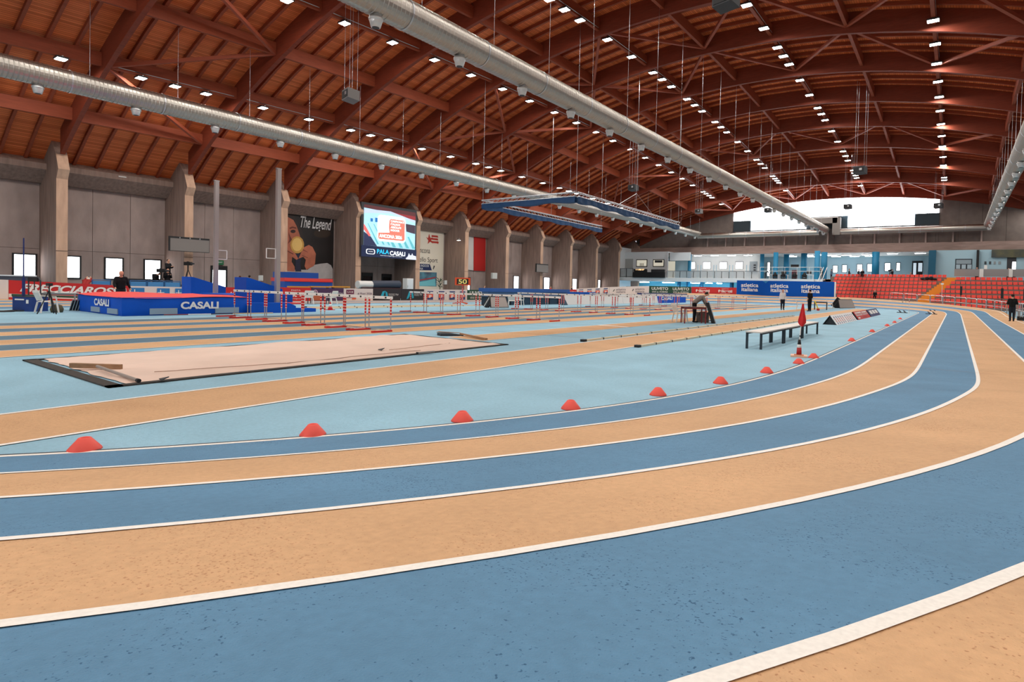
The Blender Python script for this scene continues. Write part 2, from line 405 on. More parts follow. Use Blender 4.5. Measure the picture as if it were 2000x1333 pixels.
def door_x(n, y0, y1, z1, m):
    o = struct(MB((XP, (y0+y1)/2, 0)).bx(XP-.05, XP+.02, y0, y1, 0, z1).build('door_%d' % n, M_DGR))
    f = MB((XP, (y0+y1)/2, 0)); t = .12
    f.bx(XP, XP+.1, y0, y0+t, 0, z1).bx(XP, XP+.1, y1-t, y1, 0, z1).bx(XP, XP+.1, y0+t, y1-t, z1-.35, z1)
    f.build('door_frame', M_BLK, o)
    MB((XP, (y0+y1)/2, 0)).bx(XP+.02, XP+.04, y0+t, y1-t, .1, z1-.35).build('pane', m, o)
door_x(1, PX(411, 540, XP).y, PX(443, 540, XP).y, 2.42, M_WIN)
door_x(2, PX(706, 550, XP).y, PX(727, 550, XP).y, 2.35, mat('dark_glass', (14, 14, 16), .15))
door_x(3, PX(745, 550, XP).y, PX(764, 550, XP).y, 2.3, MAT['dark_glass'])
door_x(4, PX(911.5, 555, XP).y, PX(918, 555, XP).y, 2.3, M_WIN)
# ================================================================== OTHER WALLS
struct(MB().bx(19.4, 19.8, -19.5, YF+12, 0, 9.4).build('wall_right', M_CONC))
def endwall(Y, name, far):
    """gable wall above the gallery beam with a big arched daylight window; also the near gable behind the viewer"""
    s = 1 if far else -1; z0 = 8.35 if far else 0
    root = struct(MB().bx(-48.6, 19.5, Y-.35, Y+.35, 7.2 if far else 6.9, 8.35).build(name, mat('beam_concrete', (170, 144, 134), .85, noise=.3, nscale=2, stretch=(.4, 1, 3))))
    top = lambda X: zlow(X, Y)+.55
    xs = [-48.4+2.42*i for i in range(29)]
    wx0, wx1, wz = -29.0, -2.1, 10.72
    for a, b in zip(xs[:-1], xs[1:]):
        segs = []
        if b <= wx0+.02 or a >= wx1-.02: segs.append((a, b, z0, None))
        elif a < wx0: segs += [(a, wx0, z0, None), (wx0, b, z0, wz)]
        elif b > wx1: segs += [(wx1, b, z0, None), (a, wx1, z0, wz)]
        else: segs.append((a, b, z0, wz))
        for p, q2, zb, zt in segs:
            if q2-p < .05: continue
            ta, tb = (zt, zt) if zt else (min(top(p), ztop(p, Y)), top(q2))
            if min(ta, tb) < zb+.1: ta = max(ta, zb+.1); tb = max(tb, zb+.1)
            MB().prism([(p+.012, Y+.1*s, zb), (q2-.012, Y+.1*s, zb), (q2-.012, Y+.1*s, tb), (p+.012, Y+.1*s, ta)], (0, .2*s, 0)).build('wall_panel', mat('gable_panel', (122, 110, 104), .85, noise=.2, nscale=1.5), root)
    if far:
        for i in range(13):
            X = -33+2.95*i
            MB().bx(X-.09, X+.09, Y-.25, Y+.12, 8.35, 10.6).build('wall_rib', M_CONC, root)
    wroot = struct(MB().bx(wx0, wx1, Y-.12*s, Y+.12*s, wz-.1, wz).build('window_far' if far else 'window_near', M_DGR))
    bk = MB()
    for a, b in zip(xs[:-1], xs[1:]):
        if b > wx0 and a < wx1: bk.bx(max(a, wx0)-.0, min(b, wx1), Y+.36*s, Y+.4*s, z0, wz)
        if b > wx1 or a < wx0: bk.bx(a if a > wx1-2.5 or b < wx0 else a, b, Y+.36*s, Y+.4*s, z0, max(top(a), top(b))+.3)
    bk.build('wall_backing', mat('wall_backing', (90, 82, 76), .9), root)
    n = 20; sw = (wx1-wx0)/n
    if far: MB().bx(wx0, wx1, Y+.3, Y+.34, wz, 15).build('window_backing', mat('dark_teal', (24, 44, 54), .6), wroot)
    dark = [(PY(1433, 440, Y).x, PY(1465, 440, Y).x, PY(1450, 432, Y).z), (PY(1588, 440, Y).x, PY(1643, 440, Y).x, PY(1600, 424, Y).z), (PY(1788, 430, Y).x, wx1, PY(1810, 417, Y).z)] if far else []
    for i in range(n):
        a, b = wx0+sw*i+.035, wx0+sw*(i+1)-.035; xm = (a+b)/2
        zz = [wz, wz+1.35, wz+2.7, 99]
        for z1, z2 in zip(zz[:-1], zz[1:]):
            ta, tb = min(z2, top(a)), min(z2, top(b))
            if min(ta, tb) < z1+.05: continue
            zb = z1+.015
            for d0, d1, dz in dark:
                if d0-.3 < xm < d1+.3: zb = max(zb, dz)
            if zb > min(ta, tb)-.05: continue
            MB().prism([(a, Y, zb), (b, Y, zb), (b, Y, tb-.015), (a, Y, ta-.015)], (0, .06*s, 0)).build('pane', M_WIN, wroot)
    for d0, d1, dz in dark: MB().bx(d0, d1, Y-.06, Y+.1, wz, dz).build('infill_panel', MAT['dark_teal'], wroot)
    return root
WF = endwall(YF, 'wall_far', True)
endwall(-19.3, 'wall_near', False)
# ================================================================== FAR GALLERY (structure under the gable beam)
M_GW = mat('gallery_white', (226, 231, 234), .6)
M_GB = mat('gallery_blue', (172, 206, 220), .6)
M_CYAN = mat('gallery_cyan', (110, 196, 222), .6)
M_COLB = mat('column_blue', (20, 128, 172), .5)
M_TUBE = mat('tube_light', (250, 252, 255), .4, emit=16); M_TUBE2 = mat('undercroft_tube', (245, 252, 255), .4, emit=110)
M_GLASS = mat('rail_glass', (190, 200, 205), .2, alpha=.45)
YG = 84.0            # gallery edge
gx = lambda px, Y=YG: PY(px, 530, Y).x
gz = lambda px, py, Y=YG: PY(px, py, Y).z
GS = struct(MB().bx(gx(1209), gx(1632), YG, 98.5, 2.72, 3.3).build('floor_gallery', M_GW))
MB().bx(gx(1632), 19.4, YG+3.2, 98.5, 2.72, 3.3).build('slab', M_GW, GS)
struct(MB().bx(-48.4, 19.4, 97.6, 98, 0, 7.6).build('wall_gallery_back', M_GB))
struct(MB().bx(-48.4, 19.4, YF+.4, 98, 7.2, 7.4).build('ceiling_gallery', M_WHT))
struct(MB().bx(gx(1209, 90), gx(1445, 90), 90, 90.2, 0, 2.75).build('wall_undercroft', M_CYAN))
struct(MB().bx(gx(1209)-.3, gx(1209), YG, 98, 0, 8.3).build('wall_gallery_left', M_GW))
# office box on the left of the gallery
YB = 86.0
OB = struct(MB().bx(gx(1212, YB), gx(1304, YB), YB, YB+.2, 3.3, gz(1260, 493.5, YB)).build('wall_office', M_GW))
MB().bx(gx(1212, YB), gx(1304, YB), YB, YB+3, gz(1260, 493.5, YB), gz(1260, 493.5, YB)+.1).build('roof_slab', M_GW, OB)
M_WARM = mat('office_inside', (226, 220, 200), .6, emit=.5)
for i, (a, b) in enumerate(((1242.5, 1264), (1275, 1297))):
    x0, x1, z0, z1 = gx(a, YB), gx(b, YB), gz(1265, 521.5, YB), gz(1265, 507, YB)
    wdw = struct(MB().bx(x0, x1, YB-.05, YB, z0, z1).build('window_office_%d' % (i+1), M_BLK))
    MB().bx(x0+.12, x1-.12, YB-.08, YB-.05, z0+.12, z1-.12).build('pane', M_WARM, wdw)
    if i: MB().bx(x0+.35, x1-.3, YB-.1, YB-.08, z1-.55, z1-.16).build('blind', M_DGR, wdw)
    else:
        for t in (.35, .5, .62): MB().bx(x0+(x1-x0)*t, x0+(x1-x0)*t+.1, YB-.1, YB-.08, z0+.14, z0+.6).build('silhouette', M_DGR, wdw)
MB().bx(gx(1221, YB), gx(1236, YB), YB-.05, YB, 3.3, gz(1228, 506, YB)).build('office_door', mat('door_beige', (170, 172, 170), .6), OB)
# hanging white header and room beside it
MB().bx(gx(1304), gx(1344), YG+.6, YG+.9, gz(1320, 509), gz(1320, 493)).build('header', M_GW, OB)
MB().bx(gx(1304, 90), gx(1318, 90), 90, 90.1, 3.3, 6.2).build('inner_partition', M_WARM, OB)
MB().bx(gx(1319, 90), gx(1344, 90), 90, 90.1, 3.3, 6.2).build('inner_partition', M_GB, OB)
# white back wall with bright windows, left half of the gallery
YW = 91.0
WW = struct(MB().bx(gx(1349, YW), gx(1483, YW), YW, YW+.2, 3.3, 7.3).build('wall_lobby', M_WHT))
for i, (a, b) in enumerate(((1349.5, 1358), (1373, 1388), (1405, 1420), (1436, 1451.5))):
    x0, x1, z0, z1 = gx(a, YW), gx(b, YW), gz(1400, 526, YW), gz(1400, 511.5, YW)
    o = struct(MB().bx(x0, x1, YW-.06, YW, z0, z1).build('window_lobby_%d' % (i+1), M_DGR))
    MB().bx(x0+.08, x1-.08, YW-.08, YW-.06, z0+.05, z1-.1).build('pane', M_WIN, o)
for a in (1363, 1369, 1394, 1399, 1425, 1431, 1458, 1464): MB().bx(gx(a, YW)-.04, gx(a, YW)+.04, YW-.06, YW, 3.3, 5.6).build('glazing_bar', M_GB, WW)
MB().bx(gx(1464, YW), gx(1479, YW), YW-.05, YW, 4.2, gz(1470, 511, YW)).build('notice_panel', mat('panel_grey', (168, 176, 180), .6), WW)
for t in (0, 1, 2): MB().bx(gx(1474, YW)-.18, gx(1474, YW)+.18, YW-.08, YW-.05, 4.7+.38*t, 4.9+.38*t).build('notice', M_DGR, WW)
# windows in the far back wall behind the stand
BW = 97.55
for i, (a, b, y0, y1) in enumerate(((1626, 1636, 533, 518.5), (1644, 1654, 532.5, 517.5), (1673, 1684, 531.5, 516), (1693, 1704, 531.5, 515.5), (1727, 1739, 530, 513.5), (1749.5, 1758, 529.5, 513), (1498, 1504, 540, 512))):
    x0, x1, z0, z1 = gx(a, BW), gx(b, BW), gz((a+b)/2, y0, BW), gz((a+b)/2, y1, BW)
    o = struct(MB().bx(x0, x1, BW-.06, BW, z0, z1).build('window_back_%d' % (i+1), M_DGR))
    MB().bx(x0+.1, x1-.06, BW-.08, BW-.06, z0+.06, z1-.1).build('pane', M_WIN, o)
x0, x1, z1 = gx(1781, BW), gx(1802, BW), gz(1790, 510, BW)
o = struct(MB().bx(x0, x1, BW-.06, BW, 3.3, z1).build('door_back', M_BLK))
for t0, t1, z0 in ((.12, .4, 4.4), (.58, .95, 4.9)): MB().bx(x0+(x1-x0)*t0, x0+(x1-x0)*t1, BW-.08, BW-.06, z0, z1-.3).build('pane', mat('dim_pane', (200, 215, 225), .4, emit=.7), o)
# round blue columns carrying the beam
BCL = ['slim blue round column beside the hanging white header in the gallery', 'blue round column at the right end of the white lobby wall', 'blue round column behind the first black stage light on the gallery edge', 'blue round column standing deeper in the gallery behind the second stage light', 'blue round column behind the cameras on the gallery, fourth stage light', 'tall blue round column at the gallery edge reaching down behind the blue banner', 'bright blue round column beside the person leaning over the white handrail', 'bright blue round column behind the top row of red seats']
for px, Y, r, zb in ((1346.5, 88, .28, 0), (1488, 90, .3, 3.3), (1514.5, 86.6, .34, 0), (1535.5, 91, .4, 3.3), (1569.5, 89.5, .42, 3.3), (1595.5, 84.6, .36, 0), (1609, 87.5, .42, 3.3), (1709.5, 88.3, .46, 3.3)):
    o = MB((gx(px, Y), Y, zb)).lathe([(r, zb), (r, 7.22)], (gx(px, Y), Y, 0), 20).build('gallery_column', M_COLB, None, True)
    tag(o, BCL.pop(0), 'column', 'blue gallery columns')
sq = MB((gx(1820, 86.8), 86.8, 3.3)).bx(gx(1813, 86.8), gx(1827, 86.8), 86.4, 87.3, 3.3, 7.22).build('square_column', mat('column_teal', (10, 92, 122), .5))
tag(sq, 'dark teal square column at the right end of the gallery windows', 'column')
# undercroft columns
for i, px in enumerate((1327, 1344.5, 1371, 1430)):
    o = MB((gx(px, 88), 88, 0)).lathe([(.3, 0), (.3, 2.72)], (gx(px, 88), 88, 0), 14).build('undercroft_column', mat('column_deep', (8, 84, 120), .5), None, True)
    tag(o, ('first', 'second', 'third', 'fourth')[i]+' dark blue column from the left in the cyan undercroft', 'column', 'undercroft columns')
# fluorescent lamps of the undercroft and of the gallery ceiling, with extra ones added over the lobby
tl = [(1250, 1268, 545.5, 86, 'in the cyan undercroft, leftmost'), (1294, 1318, 547, 86, 'in the cyan undercroft, second from the left'), (1349, 1367, 548.3, 86, 'in the cyan undercroft, third from the left'), (1378, 1392, 549, 86, 'in the cyan undercroft, fourth from the left'), (1400, 1411, 549, 86, 'in the cyan undercroft, rightmost')]
for a, b, y, Y, t in tl:
    p, q = PY(a, y, Y), PY(b, y, Y); z = 2.55
    r = thing('tube_lamp', 'white fluorescent tube lamp '+t, 'lamp', (p.x, Y, z), 0, 'undercroft tube lamps')
    MB(r.location).bx(p.x, q.x, Y-.12, Y+.12, z, 2.73).build('housing', M_WHT, r)
    MB(r.location).bx(p.x+.05, q.x-.05, Y-.09, Y+.09, z-.05, z).build('diffuser', M_TUBE2, r)
for i, (px, Y) in enumerate(((1362, 89.6), (1395, 89.6), (1428, 89.6), (1460, 89.6), (1541, 92), (1547, 94), (1578, 92), (1585, 95), (1602, 90.5), (1622, 92), (1632, 95), (1652, 92), (1668, 95), (1692, 91.5), (1698, 95), (1742, 89.8), (1796, 89.4))):  # first four are added tubes, put in to brighten the lobby wall
    X = gx(px, Y)
    r = thing('ceiling_tube', 'slim white tube light under the gallery ceiling, %s from the left' % nth(i), 'lamp', (X, Y, 7.0), 0, 'gallery ceiling tubes')
    MB(r.location).bx(X-.65, X+.65, Y-.1, Y+.1, 7.06, 7.2).build('housing', M_WHT, r)
    MB(r.location).bx(X-.62, X+.62, Y-.08, Y+.08, 7.0, 7.06).build('diffuser', M_TUBE, r)
# glass balustrade along the gallery edge
BL = thing('glass_balustrade', 'frosted glass balustrade with dark posts along the gallery edge', 'railing', (gx(1302), YG+.15, 3.3))
xa, xb = gx(1302), gx(1483); n = 13
for i in range(n):
    a, b = xa+(xb-xa)*i/n, xa+(xb-xa)*(i+1)/n
    MB(BL.location).bx(a+.05, b-.05, YG+.13, YG+.17, 3.35, 4.35).build('glass_panel', M_GLASS, BL)
    MB(BL.location).bx(a-.035, a+.035, YG+.05, YG+.12, 2.95, 4.3).build('post', M_DGR, BL)
MB(BL.location).bx(xa, xb, YG+.08, YG+.14, 4.35, 4.4).build('handrail', M_DGR, BL)
MB(BL.location).bx(xa, xb, YG+.05, YG+.1, 3.2, 3.26).build('lower_rail', M_DGR, BL)
B2 = thing('mesh_balustrade', 'short wire mesh balustrade at the far left of the gallery', 'railing', (gx(1210), YG+.1, 3.3))
for px in (1211, 1223.5, 1236): MB(B2.location).bx(gx(px)-.05, gx(px)+.05, YG, YG+.1, 3.2, 4.75).build('post', M_DGR, B2)
for z in (4.7, 3.35): MB(B2.location).bx(gx(1211), gx(1236), YG+.02, YG+.08, z, z+.06).build('rail', M_DGR, B2)
MB(B2.location).bx(gx(1211), gx(1236), YG+.04, YG+.06, 3.4, 4.7).build('mesh_infill', M_GLASS, B2)
# light handrail on the open half of the gallery
B3 = thing('white_handrail', 'slim white handrail on the open right half of the gallery edge', 'railing', (gx(1484), YG+.2, 3.3))
for z in (4.95, 4.4): MB(B3.location).tube((gx(1484), YG+.2, z), (gx(1604), YG+.2, z), .035, 6).build('rail', M_WHT, B3)
for px in (1484, 1508, 1532, 1556, 1580, 1604): MB(B3.location).tube((gx(px), YG+.2, 3.3), (gx(px), YG+.2, 4.95), .03, 6).build('post', M_WHT, B3)
a, b = Vector((gx(1608), YG+.1, 4.95)), Vector((gx(1600), YG-1.4, 2.6))
for dx in (0, .45): MB(B3.location).tube(a+Vector((dx, 0, 0)), b+Vector((dx, 0, 0)), .05, 6).build('stair_rail', M_WHT, B3)
# ledge of white ballast boxes under the stage lights
MB().bx(gx(1452), gx(1592), YG-.5, YG, 2.9, 3.3).build('ledge', M_GW, GS)
# electronic scoreboard of two black cabinets
SB = thing('race_scoreboard', 'wide black electronic scoreboard on the gallery front with amber digits', 'scoreboard', (gx(1269), YG-.2, gz(1260, 542)))
z0, z1, zm = gz(1268, 542.5), gz(1268, 526), gz(1268, 532)
MB(SB.location).bx(gx(1238.5), gx(1300), YG-.35, YG-.02, z0, zm).build('cabinet', M_BLK, SB)
MB(SB.location).bx(gx(1239.5), gx(1264.5), YG-.35, YG-.02, zm, z1).build('cabinet', M_BLK, SB)
MB(SB.location).bx(gx(1273.5), gx(1299.5), YG-.35, YG-.02, zm, z1-.05).build('cabinet', mat('cabinet_grey', (40, 40, 42), .5), SB)
M_AMB = mat('amber_digits', (255, 200, 140), .5, emit=3)
text('11:08:57', ((gx(1252), YG-.37, (zm+z1)/2+.15), (1, 0, 0), (0, 0, 1)), 1.5, .22, M_AMB, SB, SB.location, name='digits')
# dark furniture rail in the undercroft
for i, (a, b, t) in enumerate(((1224, 1262, 'at the left'), (1375, 1406, 'arched, at the right'))):
    r = thing('railing', 'dark tubular railing in the cyan undercroft '+t, 'railing', (gx(a, 85), 85, 0))
    for z in (1.75, 1.3): MB(r.location).tube((gx(a, 85), 85, z), (gx(b, 85), 85, z), .04, 6).build('rail', M_DGR, r)
    for t2 in range(5): X = gx(a+(b-a)*t2/4, 85); MB(r.location).tube((X, 85, 0), (X, 85, 1.75), .035, 6).build('post', M_DGR, r)
# ================================================================== RIGHT-HAND BOOTH behind the stand
YR = 83.5
RB = struct(MB().bx(gx(1864, YR), 19.3, YR, YR+.25, gz(1900, 540, YR), gz(1900, 526, YR)).build('wall_booth_parapet', mat('parapet_grey', (150, 146, 146), .7)))
for a, b in ((1913, 1921), (1970.5, 1978)): MB().bx(gx(a, YR), gx(b, YR), YR-.04, YR, gz(a, 541.5, YR), gz(a, 525.5, YR)).build('paper_notice', M_WHT, RB)
MB().bx(gx(1922, YR), gx(1928, YR), YR+.3, YR+.5, gz(1925, 526, YR), gz(1925, 518, YR)).build('monitor_back', M_WHT, RB)
YK = 87.2
struct(MB().bx(gx(1827, YK), 19.3, YK, YK+.2, 3.3, 7.25).build('wall_booth_back', M_GB))
x0, x1 = gx(1865, YK), gx(1898, YK)
o = struct(MB().bx(x0, x1, YK-.06, YK, gz(1880, 528, YK), gz(1880, 506, YK)).build('window_booth', mat('booth_frame', (26, 40, 52), .5)))
zz0, zz1 = gz(1880, 527, YK)+.1, gz(1880, 506, YK)-.12
for i in range(3):
    w3 = (x1-x0)/3; MB().bx(x0+w3*i+.1, x0+w3*(i+1)-.05, YK-.08, YK-.06, zz0, zz1-.6).build('pane', mat('booth_pane', (178, 200, 212), .25), o)
MB().bx(x0+.1, x1-.1, YK-.08, YK-.06, zz1-.52, zz1).build('pane', mat('booth_pane2', (150, 168, 178), .25), o)
MB().bx(gx(1906, YK), gx(1911, YK), YK-.5, YK-.1, 3.3, 7.2).build('booth_post', M_BLK, RB)
LBN = MB((gx(1935, YK), YK-.3, 5.9)).bx(gx(1935, YK), 19, YK-.3, YK-.2, gz(1960, 503.5, YK), gz(1960, 488, YK)).build('landscape_banner', mat('landscape_print', (58, 66, 70), .6, noise=.5, nscale=.9, col2=(104, 100, 70)))
tag(LBN, 'long dark landscape photo banner above the booth at the far right', 'banner')
for i, (a, w2) in enumerate(((1922, 4), (1931, 4), (1940, 4), (1949, 5))):
    o = MB((gx(a, YK), YK-.06, 5)).bx(gx(a, YK), gx(a+w2, YK), YK-.06, YK, gz(a, 516.5, YK), gz(a, 511, YK)).build('wall_picture', mat('picture_dark', (66, 74, 80), .6) if i < 2 else mat('picture_grey', (150, 158, 162), .6))
    tag(o, '%s of the four small framed pictures on the booth back wall' % ('first', 'second', 'third', 'fourth')[i], 'picture', 'booth pictures')
o = struct(MB().bx(gx(1966, YK), gx(1984, YK), YK-.08, YK, 3.3, gz(1975, 503, YK)).build('door_booth', M_DGR))
MB().bx(gx(1976.5, YK), gx(1983.5, YK), YK-.1, YK-.08, 4.3, gz(1980, 512, YK)).build('pane', M_WIN, o)
# ================================================================== AIR DUCTS
def ductmat():
    m = mat('galvanised_duct', (180, 174, 166), .38, metal=1); nt = m.node_tree; n = nt.nodes; l = nt.links; b = n['Principled BSDF']; return m
    tc = n.new('ShaderNodeTexCoord'); sp = n.new('ShaderNodeSeparateXYZ'); l.new(tc.outputs['Object'], sp.inputs[0])
    mu = n.new('ShaderNodeMath'); mu.operation = 'MULTIPLY'; mu.inputs[1].default_value = 2*math.pi/.14; l.new(sp.outputs[1], mu.inputs[0])
    sn = n.new('ShaderNodeMath'); sn.operation = 'SINE'; l.new(mu.outputs[0], sn.inputs[0])
    pw = n.new('ShaderNodeMath'); pw.operation = 'POWER'; pw.inputs[1].default_value = 8; ab = n.new('ShaderNodeMath'); ab.operation = 'ABSOLUTE'
    l.new(sn.outputs[0], ab.inputs[0]); l.new(ab.outputs[0], pw.inputs[0])
    bp = n.new('ShaderNodeBump'); bp.inputs['Strength'].default_value = .8; bp.inputs['Distance'].default_value = .03
    l.new(pw.outputs[0], bp.inputs['Height']); l.new(bp.outputs[0], b.inputs['Normal'])
    return m
M_DUCT = ductmat()
M_NOZ = mat('nozzle_metal', (214, 214, 212), .35, metal=.6)
DR, ZN = .5, 9.74
ZD = ZN+.62
noz = MB().lathe([(.2, .34), (.2, .06), (.225, .05), (.225, -.02), (.2, -.03), (.2, -.06), (.15, -.24), (.12, -.25)], n=14).mesh('nozzle', M_NOZ, True)
nozm = MB().lathe([(.115, -.249), (.115, -.256)], n=14).mesh('nozzle_mouth', M_DGR)
def duct(X, y0, y1, nstart, label):
    t = thing('air_duct', label, 'duct', (X, y0, ZD))
    b = MB((X, y0, ZD)); n = 28; rows = []
    yy = y0
    while yy < y1:
        for dy_, rr in ((0, DR), (.115, DR), (.13, DR+.016), (.15, DR+.016)):
            rows.append([Vector((X+rr*math.cos(2*math.pi*i/n), min(yy+dy_, y1), ZD+rr*math.sin(2*math.pi*i/n))) for i in range(n+1)])
        yy += .165
    b.grid(rows); b.build('pipe', M_DUCT, t, False)
    fl = MB().lathe([(DR+.0, -.03), (DR+.025, -.03), (DR+.025, .03), (DR, .03)], n=28).mesh('flange', M_STEEL)
    y = nstart
    while y < y1-.2:
        if y > y0:
            o = inst('nozzle', noz, t, (0, y-y0, ZN-ZD)); inst('mouth', nozm, o)
            inst('flange', fl, t, (0, y-y0+1.1, 0), (math.pi/2, 0, 0))
            zt = zpb(X, y+1.85)+.1
            o = MB((X, y0, ZD)).tube((X+.02, y+1.85, ZD+DR), (X+.02, y+1.85, zt), .008, 4).build('hanger_wire', M_STEEL, t)
        y += 3.711
    return t
duct(-34.2, -8, 87.4, 7.87-3.711*4, 'left galvanised spiral air duct with nozzles, hung along the left wall')
duct(-15.47, -8, 87.4, 11.64-3.711*5, 'middle galvanised spiral air duct running overhead to the far window')
duct(3.06, 30, 87.4, 56.3-3.711*7, 'right galvanised air duct entering the frame at the upper right edge')
def crossduct(x0, x1, label):
    Y = 87.2; t = thing('cross_duct', label, 'duct', (x0, Y, ZD-.35)); n = 24; rows = []
    for x in (x0, x1): rows.append([Vector((x, Y+.42*math.cos(2*math.pi*i/n), ZD-.35+.42*math.sin(2*math.pi*i/n))) for i in range(n+1)])
    MB(t.location).grid(rows).build('pipe', MAT['galvanised_duct'], t, True)
    for k in range(1, 7):
        x = x0+(x1-x0)*k/7
        MB(t.location).tube((x-.04, Y, ZD-.35), (x+.04, Y, ZD-.35), .45, 20).build('flange', M_STEEL, t)
crossduct(-34.2, -16.2, 'grey cross duct under the big window joining left and middle ducts')
crossduct(-13.6, 3.06, 'grey cross duct under the big window reaching to the right duct')
t = thing('duct_elbow', 'boxy grey duct elbow passing into the window infill beside the middle duct', 'duct', (-14.2, 87.2, ZD))
MB(t.location).bx(-17.2, -13.9, 86.7, 88.3, 11.2, 12.0).build('box_section', mat('duct_box', (128, 122, 118), .4, metal=.6), t)
MB(t.location).bx(-14.5, -13.5, 86.7, 87.6, ZD-.8, 12.0).build('drop_section', MAT['duct_box'], t)
MB(t.location).bx(-17.2, -13.8, 86.65, 86.7, 11.95, 12.06).build('flange', M_WHT, t)
# ================================================================== LED LAMPS on the purlins
def lampz(X, Y): return zpb(X, Y)-.14
def solve(px, py, X):
    d = ray(px, py); lo, hi = 5.0, 120.0
    f = lambda t: (O+d*t).z-lampz((O+d*t).x, max(-18, min(88, (O+d*t).y)))
    if f(lo)*f(hi) > 0: return None
    for _ in range(50):
        t = (lo+hi)/2
        if f(lo)*f(t) <= 0: hi = t
        else: lo = t
    return (O+d*lo).y
M_LED = mat('led_lens', (255, 252, 245), .4, emit=LAMP_E)
lh = MB().bx(-.31, .31, -.24, .24, 0, .09).mesh('housing', M_DGR)
lf = MB().bx(-.28, .28, -.03, .03, .09, .13).mesh('bracket', M_STEEL)
ll = MB().add([(-.085, -.2, -.004), (-.085, .2, -.004), (.085, .2, -.004), (.085, -.2, -.004)], [(0, 1, 2, 3)]).mesh('lens', M_LED)
RN = {-5: 'in the row over the left duct', -3: 'in the row left of the middle duct', -1: 'in the row left of the ridge', 1: 'in the row right of the ridge', 3: 'in the upright row at right', 5: 'in the outermost right row'}
rows = {-5: [(117, 120), (273, 157), (340, 172), (401, 186), (513, 212), (604, 233), (687, 253), (725, 264), (760, 272), (824, 291), (882, 305), (932, 318), (957, 325), (981, 332), (1022, 344), (1060, 358), (1093, 367), (1112, 373), (1128, 378), (1158, 388), (1186, 398), (1212, 407)],
 -3: [(557, 5), (672, 47), (765, 85), (848, 118), (919, 148), (982, 174), (1034, 198), (1083, 220), (1126, 240), (1164, 258), (1198, 275), (1230, 291), (1259, 309), (1285, 323), (1308, 338), (1330, 350), (1350, 363), (1370, 376), (1375, 380), (1380, 384), (1385, 388), (1402, 401)],
 -1: [(1071, 0), (1101, 20), (1131, 41), (1186, 78), (1232, 112), (1273, 143), (1292, 156), (1310, 170), (1342, 194), (1356, 206), (1370, 218), (1395, 239), (1407, 249), (1418, 259), (1439, 278), (1457, 296), (1475, 313), (1482, 321), (1490, 329), (1505, 345), (1509, 350), (1513, 354), (1517, 358), (1530, 373)],
 1: [(1462, 10), (1492, 56), (1520, 93), (1532, 110), (1543.5, 126), (1564, 157), (1582, 186), (1598, 211), (1605, 223), (1612, 235), (1624, 256.5), (1636, 277), (1645, 296), (1650, 305), (1655, 314), (1664, 333), (1667, 338), (1669, 343), (1671, 348), (1677, 363)],
 3: [(1830, 41), (1832, 87), (1833, 125), (1834, 160), (1836, 190), (1838, 217), (1838, 243), (1839.5, 266), (1840, 287), (1841, 307), (1841, 325), (1841, 347), (1841, 352)], 5: []}
for j, px in rows.items():
    X = pur(j); ys = [y for y in (solve(a, b, X) for a, b in px) if y and y < 87.8]
    y = (min(ys) if ys else 90)-3.4
    out = []
    while y > -17: out.append(y); y -= 3.6
    ys = sorted(ys)[::-1]
    for q_, yv in enumerate(ys):
        for ay in AY:
            if abs(yv-ay) < .45: ys[q_] = ay+(.46 if yv > ay else -.46)
    for i, y in enumerate(ys+out):
        vis = i < len(ys)
        lab = 'LED hall lamp %s, %s from the far wall' % (RN[j], nth(i))
        t = thing('hall_lamp', lab, 'lamp', (X, y, lampz(X, y)), 0, 'LED hall lamps')
        inst('housing', lh, t); inst('bracket', lf, t)
        for k in (-1, 0, 1): inst('lens', ll, t, (k*.19, 0, 0))
# conduits along the lamp rows
for j in (-5, -3, -1, 1, 3):
    X = pur(j)
    for Ya, Yb in zip(AY[4:-1], AY[5:]):
        MB().tube((X+.14, Ya+.3, zpb(X, Ya+.3)+.12), (X+.14, Yb-.3, zpb(X, Yb-.3)+.12), .02, 4).build('conduit', M_STEEL, CEIL)
# ================================================================== HANGING TRUSS FRAME WITH BLUE DRAPE
TR = thing('lighting_truss', 'rectangular aluminium truss frame with blue drape hung below the ducts', 'truss', (-25.5, 42, 7.4))
tc = [Vector((-29.6, 32.1, 7.5)), Vector((-21.2, 32.1, 7.5)), Vector((-21.9, 50.8, 7.5)), Vector((-30.4, 50.8, 7.5))]
for a, b in ((tc[0], tc[1]), (tc[1], tc[2]), (tc[3], tc[0])):
    d = (b-a).normalized(); n = d.cross(Vector((0, 0, 1)))*.14; L = (b-a).length
    mb = MB(TR.location)
    for off in (n+Vector((0, 0, .28)), -n+Vector((0, 0, .28)), n, -n): mb.tube(a+off, b+off, .03, 5)
    k = int(L/.45)
    for i in range(k):
        p, q = a+d*(L*i/k), a+d*(L*(i+1)/k)
        for s in (n, -n): mb.tube(p+s, q+s+Vector((0, 0, .28)), .014, 4)
        mb.tube(p+n+Vector((0, 0, .28)), q-n+Vector((0, 0, .28)), .014, 4)
    mb.build('truss_beam', mat('aluminium', (205, 208, 212), .4, metal=.5), TR)
    dr = MB(TR.location); rows = []
    k = int(L/.3)
    for i in range(k+1):
        p = a+d*(L*i/k); wv = .05*math.sin(i*1.9); dz = -.34-.06*math.sin(i*.55)
        rows.append([p+n*(1+wv*3), p+n*(1.1+wv*4)+Vector((0, 0, dz)), p-n*(1.1-wv*4)+Vector((0, 0, dz-.03)), p-n*(1-wv*3)])
    dr.grid(rows).build('drape', mat('drape_blue', (18, 62, 104), .75), TR)
